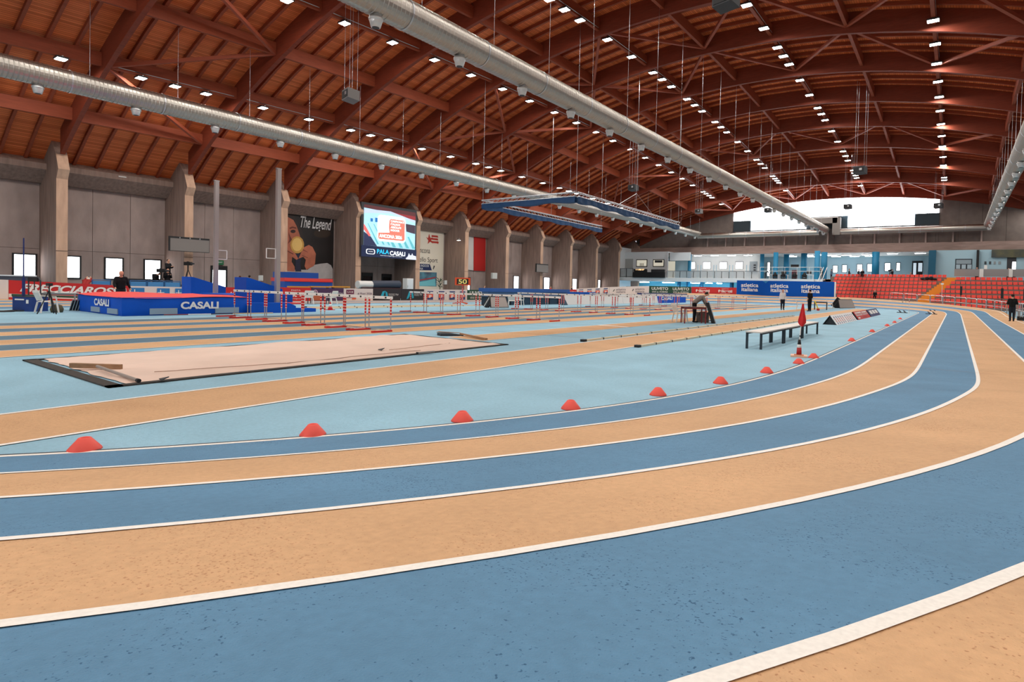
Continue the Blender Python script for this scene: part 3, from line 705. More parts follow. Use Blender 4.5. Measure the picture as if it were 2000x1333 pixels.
for p in tc+[(tc[1]+tc[2])/2, (tc[0]+tc[3])/2]:
    MB(TR.location).tube(p+Vector((0, 0, .28)), (p.x, p.y, ztop(p.x, p.y)), .014, 4).build('hoist_cable', M_STEEL, TR)
pm = (tc[1]+tc[2])/2+Vector((0, 0, 1.6))
for s in (-3, 3): MB(TR.location).tube(pm, pm+Vector((0, s, -1.3)), .014, 4).build('bridle_cable', M_STEEL, TR)
# ================================================================== HANGING LOUDSPEAKERS
for px, py, z, sc, lab in ((685, 187, 11, 1.0, 'grey loudspeaker box on long cables in the upper left, above the left duct'), (1237, 367, 11, 1.0, 'dark loudspeaker box on cables beneath the middle duct'), (1680, 333, 11, 1.0, 'black loudspeaker box hung from four cables near the roof ridge'), (1833, 402, 11.6, 1.0, 'black loudspeaker hung at the right end of the big window'), (1656, 404, 11.2, .9, 'small loudspeaker hanging in front of the big window, right of the elbow'), (1500, 411, 11.2, .9, 'small loudspeaker hanging in front of the window beside the middle duct'), (1365, 413, 10.6, .9, 'small pale loudspeaker hanging left of the big window'), (1418, 1, 13.6, 1.1, 'black loudspeaker under the arch at the top edge of the picture')):
    p = PF(px, py, z); p.y = min(p.y, 84)
    t = thing('hanging_loudspeaker', lab, 'loudspeaker', p, -.25, 'hanging loudspeakers')
    m1 = M_DGR if 'grey' not in lab and 'pale' not in lab else mat('speaker_grey', (112, 108, 106), .5)
    MB().prism([(-.42*sc, -.3*sc, -.22*sc), (.42*sc, -.3*sc, -.22*sc), (.42*sc, .3*sc, -.3*sc), (-.42*sc, .3*sc, -.3*sc)], (0, 0, .5*sc)).build('cabinet', m1, t)
    MB().bx(-.36*sc, .36*sc, -.32*sc, -.3*sc, -.16*sc, .2*sc).build('grille', M_BLK, t)
    MB().bx(.05*sc, .25*sc, -.335*sc, -.32*sc, -.04*sc, .12*sc).build('badge', M_STEEL, t)
    zt = zpb(p.x, p.y)-p.z
    for sx in (-.35, .35):
        for sy in (-.2, .2): MB().tube((sx*sc, sy*sc, .2*sc), (sx*sc, sy*sc, zt), .008, 4).build('cable', M_STEEL, t)
# ================================================================== THINGS ON THE LEFT WALL
def flat(name, m, pts, X, par, org, lift=0):   # flat printed shape on a plane facing +X from photo points
    return MB(org).poly([Vector((X+lift, p.y, p.z)) for p in (PX(a, b, X) for a, b in pts)][::-1]).build(name, m, par)
def ell(cx, cy, rx, ry, n=18, rot=0): return [(cx+rx*math.cos(t)*math.cos(rot)-ry*math.sin(t)*math.sin(rot), cy+rx*math.cos(t)*math.sin(rot)+ry*math.sin(t)*math.cos(rot)) for t in (2*math.pi*i/n for i in range(n))]
XL = XP+.12
z8 = lambda l: [(550+a/8.33, 400+b/8.33) for a, b in l]
org = Vector((XL, 30, 1.4))
PO = MB(org).bx(XL-.06, XL, 25.9, 32.05, 1.35, 7.42).build('portrait_poster', mat('poster_black', (26, 20, 20), .5))
tag(PO, 'tall dark poster of an athlete holding a gold medal, lettered The Legend', 'poster')
psk = mat('print_skin', (196, 112, 84), .6, noise=.25, nscale=1.6); psd = mat('print_skin_dark', (112, 52, 40), .6)
k = [.004]
def pshape(nm, m, pts):
    flat(nm, m, z8(pts), XL, PO, org, k[0]); k[0] += .003
pshape('printed_glow', mat('print_glow', (50, 36, 26), .6), ell(660, 470, 140, 70))
pshape('printed_hair', mat('print_hair', (44, 32, 30), .6), [(-60, 110), (110, 120), (190, 160), (260, 300), (330, 430), (380, 640), (330, 700), (-60, 700)])
pshape('printed_face', psk, [(-60, 190), (100, 200), (190, 250), (240, 340), (290, 480), (310, 560), (300, 700), (120, 780), (-60, 800)])
pshape('printed_brow', psd, [(125, 375), (170, 355), (235, 370), (240, 395), (180, 385), (130, 400)])
pshape('printed_eye', mat('print_eye', (52, 26, 22), .6), ell(185, 435, 42, 28))
pshape('printed_nose_shadow', psd, [(110, 440), (125, 560), (100, 640), (170, 570), (140, 520)])
pshape('printed_jacket', mat('print_white', (190, 182, 180), .6, noise=.15, nscale=2), [(60, 1075), (230, 1060), (420, 1060), (530, 980), (640, 960), (740, 950), (800, 985), (830, 1050), (830, 1205), (60, 1205)])
pshape('printed_ribbon', mat('print_ribbon', (36, 36, 58), .6), [(230, 800), (330, 800), (300, 960), (320, 1090), (220, 1090)])
pshape('printed_hand', psk, [(-60, 700), (110, 700), (200, 760), (270, 880), (240, 900), (170, 850), (160, 930), (210, 1010), (215, 1090), (-60, 1070)])
pshape('printed_hand', psk, [(270, 880), (310, 790), (350, 700), (440, 655), (500, 690), (555, 800), (540, 960), (520, 1000), (440, 1040), (400, 1060), (370, 1000), (390, 900), (350, 850)])
for q in ([(330, 720), (420, 770), (430, 780), (330, 735)], [(330, 820), (420, 860), (425, 872), (330, 830)], [(80, 740), (190, 800), (185, 812), (80, 755)]): pshape('printed_finger_line', psd, q)
pshape('printed_medal', mat('print_gold', (214, 160, 78), .5, noise=.25, nscale=4), ell(250, 655, 112, 140))
pshape('printed_medal_rim', mat('print_gold_light', (232, 190, 110), .5), ell(248, 650, 84, 108))
pc = PX(617, 440, XL); pd = (PX(647, 437, XL).y-PX(586, 437, XL).y)
text('The Legend', ((XL+.06, pc.y, pc.z), (0, 1, 0), (0, .04, 1)), pd, 1.35, mat('print_grey', (208, 204, 204), .6), PO, org, shear=.25, bold=.012, name='lettering')
MB(org).bx(XL-.05, XL+.05, 25.9, 32.1, 7.42, 7.6).build('roller_case', mat('case_grey', (150, 146, 142), .5), PO)
# ---- video screen
XS = -44.95
sy0, sy1, sz0, sz1 = 32.62, 39.08, 3.76, 8.74
so = Vector((XS, (sy0+sy1)/2, sz0))
VS = thing('video_screen', 'large hung video screen showing a white and red title card over an arena', 'screen', so)
MB(so).bx(XS-.3, XS, sy0, sy1, sz0, sz1).build('cabinet', M_DGR, VS)
ve = lambda n, c, e=1.0: mat('screen_'+n, c, .5, emit=e)
def sp(u, v): return (sy0+(sy1-sy0)*u, sz0+(sz1-sz0)*v)
kk = [.004]
def sshape(nm, m, pts):
    MB(so).poly([Vector((XS+kk[0], *sp(u, v))) for u, v in pts][::-1]).build(nm, m, VS); kk[0] += .003
def rrect(u0, u1, v0, v1, r=.05):
    P = []
    for cx, cy, a in ((u1-r, v1-r, 0), (u0+r, v1-r, 90), (u0+r, v0+r, 180), (u1-r, v0+r, 270)):
        for i in range(5): t = math.radians(a+22.5*i); P.append((cx+r*math.cos(t), cy+r*1.28*math.sin(t)))
    return P
sshape('picture', ve('pale', (160, 206, 220), .75), [(.04, .21), (.975, .2), (.975, .93), (.04, .93)])
sshape('picture_roof', ve('roof', (86, 40, 44), .5), [(.04, .9), (.45, .88), (.7, .87), (.975, .86), (.975, .95), (.04, .96)])
sshape('picture_roof_red', ve('red2', (140, 44, 50), .6), [(.45, .88), (.975, .79), (.975, .87), (.6, .885)])
sshape('picture_beam', ve('beam', (170, 186, 205), .9), [(.04, .8), (.5, .86), (.975, .74), (.975, .78), (.5, .9), (.04, .88)])
sshape('picture_stand', ve('stand', (40, 48, 82), .5), [(.04, .46), (.04, .21), (.27, .21), (.16, .38)])
sshape('picture_red_edge', ve('rededge', (236, 96, 92), .9), [(.04, .6), (.04, .5), (.13, .38), (.16, .4), (.07, .56)])
sshape('picture_kiosk', ve('kiosk', (20, 104, 170), .8), [(.15, .72), (.19, .72), (.19, .66), (.15, .66)])
sshape('picture_kiosk', ve('kiosk', (20, 104, 170), .8), [(.23, .74), (.29, .74), (.29, .66), (.23, .66)])
sshape('picture_crowd', ve('crowd', (66, 52, 66), .5), [(.78, .7), (.97, .69), (.97, .52), (.9, .53), (.8, .55)])
for a in (.45, .58, .7, .82): sshape('picture_lane', ve('lane', (96, 180, 190), .6), [(a, .45), (a+.03, .45), (a+.16, .22), (a+.1, .22)])
for a in (.1, .2, .3): sshape('picture_lane', ve('lane', (96, 180, 190), .6), [(a, .62), (a+.012, .62), (a+.2, .25), (a+.17, .25)])
sshape('title_card', ve('white', (255, 255, 255), 1.15), rrect(.27, .78, .33, .79, .06))
sshape('title_card_red', ve('salmon', (250, 112, 96), .8), [(.5, .755), (.74, .755), (.765, .735), (.765, .38), (.74, .352), (.3, .352), (.285, .37), (.285, .47), (.48, .49), (.47, .6), (.475, .72)])
Mw = ve('white', (255, 255, 255), 1.15)
for i, s in enumerate(('CAMPIONATI', 'ITALIANI', 'ASSOLUTI', 'INDOOR')):
    w2 = (.25, .17, .19, .165)[i]; c = sp(.5+w2/2, .715-.058*i); text(s, ((XS+.07, *c), (0, 1, 0), (0, 0, 1)), w2*6.46, .2, Mw, VS, so, bold=.02)
c = sp(.505, .415); text('ANCONA 2026', ((XS+.07, *c), (0, 1, 0), (0, 0, 1)), .41*6.46, .34, Mw, VS, so, bold=.03)
sshape('brand_band', ve('navy', (22, 36, 74), .25), [(0, 0), (1, 0), (1, .2), (.0, .21)])
c = sp(.37, .115); text('PALA', ((XS+.08, *c), (0, 1, 0), (0, 0, 1)), .215*6.46, .42, ve('cyan', (40, 176, 216), .9), VS, so, bold=.03)
c = sp(.635, .1); text('CASALI', ((XS+.08, *c), (0, 1, 0), (0, 0, 1)), .285*6.46, .42, ve('offwhite', (235, 240, 245), .9), VS, so, bold=.03)
c = sp(.52, .04); text('Centro Indoor di Atletica Leggera Città di Ancona', ((XS+.08, *c), (0, 1, 0), (0, 0, 1)), .4*6.46, .1, ve('offwhite', (235, 240, 245), .9), VS, so)
for r in (.9, .72):
    kk[0] += .002; pts = rrect(.155-.085*r, .155+.085*r, .1-.045*r, .1+.045*r, .03*r)
    sshape('oval_logo', ve('offwhite', (235, 240, 245), .9) if r == .9 else ve('navy', (22, 36, 74), .25), pts)
c = sp(.155, .1); text('ANCONA', ((XS+.09, *c), (0, 1, 0), (0, 0, 1)), .5, .1, ve('offwhite', (235, 240, 245), .9), VS, so)
sshape('skyline_print', ve('skyline', (205, 210, 222), .7), [(.79, .02), (.83, .06), (.85, .13), (.87, .085), (.9, .09), (.915, .13), (.935, .085), (.99, .075), (1, .0), (.8, .0)])
# ---- white sports poster with red emblem
WPo = Vector((XL, 44, 1.2)); ya, yb = PX(812, 500, XL).y, PX(866, 500, XL).y
WPS = MB(WPo).bx(XL-.05, XL, ya, yb, PX(850, 566, XL).z, PX(850, 447, XL).z).build('town_poster', mat('poster_cream', (226, 216, 200), .6))
tag(WPS, 'tall cream poster with a red star emblem and lines reading Ancona and dello Sport', 'poster')
emb = [(832, 463), (836, 465.5), (838, 456.5), (840.5, 465), (846, 464), (842, 469), (846, 476), (840, 472.5), (835, 477), (836.5, 470)]
flat('emblem_star', mat('emblem_red', (178, 48, 36), .6), emb, XL, WPS, WPo, .004)
for y in (459.5, 465, 471): flat('emblem_bar', MAT['emblem_red'], [(843, y), (855, y+1.2), (856, y+5), (842.5, y+3.6)], XL, WPS, WPo, .006)
flat('emblem_tail', MAT['emblem_red'], [(853, 471), (857, 473), (855.5, 478)], XL, WPS, WPo, .008)
def tx(s, x0, x1, y0, y1, m, par, o, X=XL, lift=.01, **kw):
    a, b, c = PX(x0, (y0+y1)/2, X), PX(x1, (y0+y1)/2, X), PX((x0+x1)/2, (y0+y1)/2, X)
    h = PX((x0+x1)/2, y0, X).z-PX((x0+x1)/2, y1, X).z
    text(s, ((X+lift, c.y, c.z), (0, 1, 0), (0, 0, 1)), b.y-a.y, h, m, par, o, **kw)
tx('Ancona', 814, 840, 483.5, 494.5, M_BLK, WPS, WPo); tx('dello Sport', 814.5, 855, 503, 515, M_BLK, WPS, WPo)
flat('title_strip', mat('strip_navy', (28, 44, 92), .6), [(812, 515), (839.5, 516.5), (843.5, 528.5), (812, 528)], XL, WPS, WPo, .004)
tx('ATLETICA INDOOR', 803, 838, 516.8, 521.2, M_WHT, WPS, WPo, lift=.012); tx('ANCONA', 808, 826, 522.5, 527, M_WHT, WPS, WPo, lift=.012)
flat('arena_photo', mat('arena_print', (92, 150, 170), .6, noise=.5, nscale=1.2, col2=(66, 62, 84)), [(813, 531.5), (853, 532.5), (852.5, 560), (813, 559)], XL, WPS, WPo, .004)
flat('arena_photo_red', mat('arena_red', (170, 62, 70), .6), [(816, 547), (851, 541), (851, 543.5), (816, 549.5)], XL, WPS, WPo, .007)
flat('arena_photo_floor', mat('arena_floor', (120, 196, 206), .6), [(816, 552), (850, 545), (851, 559), (816, 558.5)], XL, WPS, WPo, .007)
flat('emblem_small', M_DGR, [(847, 519), (849.5, 520), (846.5, 527), (845.5, 526)], XL, WPS, WPo, .006)
# ---- red and white hanging banners
o1 = Vector((XL, PX(936, 500, XL).y, PX(936, 530, XL).z))
tag(flat('red_banner', mat('banner_red', (186, 30, 26), .7), [(925.5, 459), (948.5, 461), (948, 530), (925, 529)], XL, None, o1), 'plain red vertical banner hanging on the left wall beside a white strip', 'banner')
o1 = Vector((XL, PX(919, 500, XL).y, PX(919, 528, XL).z))
tag(flat('white_banner', mat('banner_white', (214, 206, 202), .7), [(913, 457.5), (925, 459), (924.6, 528.5), (913, 527)], XL, None, o1), 'white vertical banner strip left of the plain red banner', 'banner')
# ---- grey message boards on the columns
def msgboard(px0, px1, py0, py1, X, label, tabs=False):
    a, b = PX(px0, py0, X), PX(px1, py1, X); t = thing('message_board', label, 'scoreboard', (X, (a.y+b.y)/2, b.z))
    MB(t.location).bx(X-.18, X, a.y, b.y, b.z, a.z).build('cabinet', M_BLK, t)
    MB(t.location).bx(X, X+.015, a.y+.05, b.y-.03, b.z+.03, a.z-.13).build('display', mat('led_grey', (118, 111, 107), .6), t)
    MB(t.location).bar((X-.18, (a.y+b.y)/2, a.z-.3), (XF-.1, (a.y+b.y)/2, a.z-.3), .08, .08).build('wall_arm', M_STEEL, t)
    if tabs:
        for q in range(1, 4): MB(t.location).bx(X+.005, X+.02, a.y+(b.y-a.y)*q/4-.03, a.y+(b.y-a.y)*q/4+.03, a.z-.12, a.z-.02).build('clip', M_STEEL, t)
msgboard(331, 409, 461, 494.5, -44.2, 'wide grey switched-off message board hung in front of the second column', True)
msgboard(1048, 1070.5, 515, 533, -44.6, 'small grey message board on a far column, switched off')
# ---- wall boxes, exit sign, lamp
def wallbox(px0, px1, py0, py1, X, d, m, nm, label, cat):
    a, b = PX(px0, py0, X), PX(px1, py1, X); t = thing(nm, label, cat, (X, (a.y+b.y)/2, b.z))
    MB(t.location).bx(X-d, X, a.y, b.y, b.z, a.z).build('box', m, t)
    MB(t.location).bx(X, X+.015, a.y+.05, b.y-.05, b.z+.05, a.z-.05).build('cover', m, t)
    return t
es = wallbox(424, 437, 508.5, 518, XL, .1, mat('exit_green', (40, 110, 70), .5), 'exit_sign', 'green emergency exit sign above the bright door', 'sign')
text('EXIT', ((XL+.02, es.location.y, es.location.z+.2), (0, 1, 0), (0, 0, 1)), .3, .1, M_WHT, es, es.location)
wallbox(962, 971, 533, 545, XF+.1, .25, mat('box_grey', (186, 186, 182), .5), 'electric_cabinet', 'grey electric cabinet on a concrete column near the red banner', 'cabinet')
wallbox(508, 514, 538, 549, XF+.1, .25, MAT['box_grey'], 'electric_cabinet', 'small grey electric box on the third column behind the vault pole', 'cabinet')
wallbox(869, 873, 548, 556, XF+.1, .2, MAT['box_grey'], 'electric_cabinet', 'small pale electric box right of the potted plant', 'cabinet')
wallbox(232, 247, 343.5, 347.5, XP+1.4, .1, M_WHT, 'emergency_light', 'slim white emergency light on the eave beam of the second bay', 'lamp')
p = PX(896, 470, XF+.4); fx = thing('flood_lamp', 'small round flood lamp lit on a column near the cream poster', 'lamp', p)
MB(p).lathe([(.05, p.z+.25), (.22, p.z+.05), (.22, p.z)], (p.x, p.y, 0), 14).build('shade', M_STEEL, fx)
MB(p).lathe([(.18, p.z-.002), (.18, p.z-.01)], (p.x, p.y, 0), 14).build('bulb', mat('warm_bulb', (255, 236, 190), .5, emit=60), fx)
MB(p).bar((p.x, p.y, p.z+.22), (XF, p.y, p.z+.22), .06, .06).build('arm', M_STEEL, fx)
# ================================================================== ADVERTISING BOARDS
def board(p, q, z0, z1, m, label, nm='ad_board', th=.06):
    """upright panel from p to q (seen from inside the hall p is its left end); returns thing and a print placer"""
    p, q = Vector(p), Vector(q); p.z = q.z = 0; L = (q-p).length; d = (q-p)/L; nrm = Vector((d.y, -d.x, 0))
    base = (p+q)/2+Vector((0, 0, min(z0) if isinstance(z0, tuple) else z0))
    t = thing(nm, label, 'advertising board', base, 0, 'advertising boards')
    za, zb = z0 if isinstance(z0, tuple) else (z0, z0); zc, zd = z1 if isinstance(z1, tuple) else (z1, z1)
    up = Vector((0, 0, 1))
    MB(base).prism([p+up*za, q+up*zb, q+up*zd, p+up*zc], -nrm*th).build('panel', m, t)
    MB(base).bar(p+d*.15*L-nrm*(th+.02)+up*za, p+d*.15*L-nrm*(.35)+up*za, .05, .04).bar(p+d*.85*L-nrm*(th+.02)+up*zb, p+d*.85*L-nrm*.35+up*zb, .05, .04).build('foot', M_DGR, t)
    lay = [0]
    def zz(u, v): lo = za+(zb-za)*u; hi = zc+(zd-zc)*u; return lo+(hi-lo)*v
    def P(u, v, k): w = p+d*(u*L)+nrm*(.004+k*.004); w.z = zz(u, v); return w
    def shp(pts, m2, name='print'):
        lay[0] += 1; MB(base).poly([P(u, v, lay[0]) for u, v in pts]).build(name, m2, t)
    def tt(s, u, v, wd, ht, m2, **kw):
        lay[0] += 1; sl = (zz(u+.1, v)-zz(u-.1, v))/(.2*L)
        text(s, (P(u, v, lay[0]+1), d+up*sl, up), wd*L, ht*(zc-za), m2, t, base, **kw)
    return t, shp, tt
def bx2(u0, u1, v0, v1): return [(u0, v0), (u1, v0), (u1, v1), (u0, v1)]
M_BRED = mat('board_red', (196, 36, 38), .55); M_BWH = mat('board_white', (222, 214, 210), .6); M_BGR = mat('board_green', (24, 70, 52), .6)
M_BPU = mat('board_purple', (72, 44, 84), .6); M_BBK = mat('board_black', (38, 36, 42), .6); M_BBL = mat('board_blue', (2, 82, 178), .7, spec=.2)
XB = -37.1
def by(px): return Vector((XB, PX(px, 570, XB).y, 0))
def bz(px, py): return PX(px, py, XB).z
# raised a little at the left where the banking begins
t, s, x = board(by(-40), by(16.5), (bz(-40, 584), bz(16, 585)), (bz(-40, 545), bz(16, 547)), M_BWH, 'blank white board at the far left edge of the picture')
t, s, x = board(by(17), by(252), (bz(17, 585.3), bz(252, 592)), (bz(17, 547.3), bz(252, 559)), M_BRED, 'long red board reading FRECCIAROSSA in slanted white letters behind the high jump mat')
s(bx2(0, 1, .04, .3), M_BWH); s(bx2(.02, 1, .19, .29), M_BGR); s(bx2(0, 1, .0, .12), M_BRED)
x('FRECCIAROSSA', .53, .64, .9, .42, M_WHT, shear=.35, bold=.035)
t, s, x = board(by(253), by(372), (bz(253, 590), bz(372, 591)), (bz(253, 559), bz(372, 561.5)), M_BWH, 'white board with three blue star logos behind the high jump mat')
for u in (.12, .53, .83): s(bx2(u-.1, u+.11, .35, .9), mat('logo_blue', (40, 122, 186), .6)); s(bx2(u-.09, u+.02, .6, .64), M_WHT); s(bx2(u-.05, u-.035, .45, .8), M_WHT)
def felicetti(p0, p1, z0, z1, label, n=1):
    t, s, x = board(p0, p1, z0, z1, M_BRED, label)
    for i in range(n):
        u = (i+.5)/n; x('PASTA', u, .8, .3/n, .1, M_WHT); x('felicetti', u, .5, .62/n, .36, M_WHT, bold=.03); x('monograno', u, .17, .42/n, .08, M_WHT)
felicetti(by(442), by(480.5), bz(460, 589), bz(460, 561.7), 'red felicetti board seen between the two blue vault wedges')
felicetti(by(547), by(607.5), bz(577, 588.7), bz(577, 562), 'red felicetti board behind the plastic chairs, right of the vault mat')
t, s, x = board(by(608), by(671), bz(640, 588.5), bz(640, 563.5), M_BPU, 'purple board with white ring emblem and Rieti 2026')
s([(.12+.07*math.cos(a), .68+.2*math.sin(a)) for a in (i*.42 for i in range(15))], mat('emb_pink', (206, 170, 190), .6)); s([(.12+.045*math.cos(a), .68+.13*math.sin(a)) for a in (i*.42 for i in range(15))], M_BPU)
x('R', .12, .68, .05, .16, M_WHT); x('# Rieti 2026', .72, .58, .5, .17, M_WHT)
t, s, x = board(by(671.4), by(728.5), bz(700, 588.5), bz(700, 564), M_BWH, 'white board reading # Rieti 2026 beside the purple one')
s(bx2(.08, .34, .55, .9), mat('board_wine', (110, 44, 76), .6)); x('U18', .21, .72, .18, .14, M_WHT); x('# Rieti 2026', .71, .6, .5, .17, M_BPU); s([(.26, .14), (.4, .14), (.42, .26), (.28, .26)], mat('board_orange', (226, 96, 60), .6)); s(bx2(.05, .4, .27, .31), MAT['board_wine'])
def tvboard(a, b, label):
    t, s, x = board(by(a), by(b), bz((a+b)/2, 588), bz((a+b)/2, 565), M_BBK, label)
    tm = mat('logo_teal', (30, 168, 196), .6)
    s([(.22, .15), (.33, .8), (.42, .85), (.36, .4), (.3, .2)], tm); s([(.42, .85), (.5, .7), (.54, .25), (.47, .2), (.44, .5)], tm)
    x('EUROPEAN', .66, .58, .22, .08, M_WHT); x('ATHLETICS', .66, .46, .22, .08, M_WHT); x('TV', .85, .52, .12, .16, M_WHT)
tvboard(729, 782.5, 'black TV board with a teal arch logo, left of the two'); tvboard(784, 828, 'black TV board with a teal arch logo, right of the two')
def ipboard(p0, p1, z0, z1, label, n=4):
    t, s, x = board(p0, p1, z0, z1, M_BWH, label)
    for i in range(n):
        u = (i+.5)/n; w2 = .26/n
        s(bx2(u-w2, u+w2, .12, .62), mat('ip_blue', (36, 62, 120), .6)); s([(u-w2*.9, .28), (u+w2*.9, .36), (u+w2*.9, .6), (u-w2*.9, .6)], mat('ip_orange', (238, 92, 52), .6)); s(bx2(u-w2, u+w2, .76, .86), MAT['ip_blue'])
        x('IP', u, .4, .24/n, .24, M_WHT, bold=.03)
ipboard(by(829), by(912.5), bz(870, 588.3), bz(870, 566), 'white board with four orange and navy square logos behind the 50 sign')
def uliveto(p0, p1, z0, z1, label, n=1):
    t, s, x = board(p0, p1, z0, z1, M_BGR, label)
    for i in range(n):
        u = (i+.5)/n; x('ULIVETO', u, .68, .78/n, .36, M_WHT, bold=.02); x('VIVI in FORMA', u, .25, .74/n, .22, M_WHT, shear=.2)
uliveto(by(913), by(953), bz(932, 587), bz(932, 566.5), 'green ULIVETO board just left of the black display easel')
# boards standing round the far bend
far = lambda r: r.y > 45 and r.x < 5
def fb(px, yb, yt, w=6.25):
    h = hit_outer(px, w, far); d = ray(px, yb); k = math.hypot(h.x, h.y)/math.hypot(d.x, d.y); d2 = ray(px, yt)
    k2 = math.hypot(h.x, h.y)/math.hypot(d2.x, d2.y)
    return h, CAMH+d.z*k, CAMH+d2.z*k2
def farboard(px0, b0, t0, px1, b1, t1):
    h0, z00, z01 = fb(px0, b0, t0); h1, z10, z11 = fb(px1, b1, t1); return h0, h1, (z00, z10), (z01, z11)
h0, h1, zz0, zz1 = farboard(1072, 578, 567.5, 1126, 577, 566); t, s, x = board(h0, h1, zz0, zz1, M_BRED, 'red FRECCIAROSSA board far off at the start of the distant bend'); x('FRECCIAROSSA', .55, .5, .85, .4, M_WHT, shear=.3, bold=.02)
ipboard(*farboard(1126.5, 577, 564.5, 1190, 576, 561), 'white board with four square logos on the distant bend')
h0, h1, zz0, zz1 = farboard(1190.5, 576, 561, 1267.5, 574.5, 559); t, s, x = board(h0, h1, zz0, zz1, M_BWH, 'white atletica italiana board on the distant bend')
for u in (.28, .76): x('atletica\nitaliana', u, .5, .24, .6, mat('print_dark', (70, 70, 90), .6)); s([(u-.2, .4), (u-.18, .4), (u-.15, .68), (u-.17, .68)], M_DGR)
uliveto(*farboard(1268, 574, 558.7, 1350, 575, 560.5), 'green board with ULIVETO twice on the distant bend', 2)
felicetti(*farboard(1350.5, 575, 560.5, 1438.5, 576.6, 562.2), 'red board with felicetti twice on the distant bend', 2)
h0, h1, zz0, zz1 = farboard(1438.7, 576.8, 547.8, 1632.5, 583, 551)
t, s, x = board(h0, h1, zz0, zz1, M_BBL, 'big royal blue banner reading atletica italiana three times below the gallery', 'blue_banner')
for u in (.14, .45, .76): x('atletica\nitaliana', u, .55, .185, .54, M_WHT, bold=.02)
s(bx2(.985, 1, 0, 1), M_WHT)
s([(.27, 1), (.34, 1), (.31, .84)], mat('fold_blue', (40, 130, 190), .6), 'fold')
# ================================================================== HURDLES
def stripes():
    m = mat('hurdle_stripes', (206, 36, 34), .5); nt = m.node_tree; n = nt.nodes; l = nt.links; b = n['Principled BSDF']
    tc = n.new('ShaderNodeTexCoord'); sp_ = n.new('ShaderNodeSeparateXYZ'); l.new(tc.outputs['Object'], sp_.inputs[0])
    mu = n.new('ShaderNodeMath'); mu.operation = 'MULTIPLY'; mu.inputs[1].default_value = 11; l.new(sp_.outputs[2], mu.inputs[0])
    fr = n.new('ShaderNodeMath'); fr.operation = 'FRACT'; l.new(mu.outputs[0], fr.inputs[0])
    lt = n.new('ShaderNodeMath'); lt.operation = 'LESS_THAN'; lt.inputs[1].default_value = .24; l.new(fr.outputs[0], lt.inputs[0])
    mx = n.new('ShaderNodeMixRGB'); mx.inputs[1].default_value = lin((206, 36, 34)); mx.inputs[2].default_value = lin((240, 236, 232)); l.new(lt.outputs[0], mx.inputs[0]); l.new(mx.outputs[0], b.inputs['Base Color'])
    return m
M_STR = stripes()
hb = MB().bx(-.555, .555, -.012, .012, .93, 1.01).mesh('top_board', M_WHT)
hq = MB().bx(-.035, .035, -.016, .016, .945, .995).mesh('black_square', M_BLK)
hs = MB().tube((0, 0, .03), (0, 0, .5), .016, 8).mesh('tube', M_STEEL)
hu = MB().tube((0, 0, .44), (0, 0, .95), .026, 8).mesh('sleeve', M_STR)
hf = MB().bx(-.028, .028, -.64, .04, 0, .05).mesh('foot', M_RED)
hw_ = MB().bx(-.02, .02, -.5, -.12, .05, .056).mesh('foot_stripe', M_WHT)
hc = MB().tube((-.49, 0, .05), (.49, 0, .05), .014, 6).mesh('base_bar', M_STEEL)
HP = thing('hurdle', 'x', 'hurdle', (0, 0, 0))
o = inst('top_board', hb, HP)
for x in (-.27, .27): inst('black_square', hq, o, (x, 0, 0))
for x in (-.49, .49):
    inst('post', hs, HP, (x, 0, 0)); inst('sleeve', hu, HP, (x, 0, 0)); f = inst('foot', hf, HP, (x, 0, 0)); inst('foot_stripe', hw_, f)
inst('base_bar', hc, HP)
HY = [10.72, 19.12, 27.56, 36.0, 44.45]; HX, HPI = -13.32, 1.1375
rn = ['nearest', 'second', 'third', 'fourth', 'farthest']; first = True
for r in range(5):
    for l in range(8):
        x = HX-.52-HPI*l
        lab = 'red and white hurdle in the %s row, %s from the %s end' % (rn[r], nth(l), 'right')
        if first: HP.location = (x, HY[r], .006); HP['label'] = lab; HP['group'] = 'hurdles'; first = False
        else: dup(HP, (x+random.uniform(-.02, .02), HY[r]+random.uniform(-.03, .03), .006), random.uniform(-.02, .02), lab, 'hurdles')
# ================================================================== MARKER CONES
cm = MB().lathe([(.115, 0), (.112, .012), (.042, .098), (.036, .1), (.03, .095), (.03, .09)], n=20).mesh('marker_cone', mat('cone_red', (238, 84, 70), .55), True)
cpx = [(150, 881.5), (601, 852), (896, 824), (1110, 800), (1282, 773), (1405, 750), (1496, 729), (1559, 711), (1588, 700), (1663, 667), (1703, 649), (1732.5, 637.5), (1747, 631), (1758, 624)]
for i, (a, b) in enumerate(cpx):
    p = PF(a, b); o = D.objects.new('marker_cone', cm); C.objects.link(o); o.location = (p.x, p.y+.05, .0); o.rotation_euler = (0, 0, i*.7)
    tag(o, 'low red marker cone along the inner lane line, %s from the left' % nth(i), 'cone', 'red marker cones')
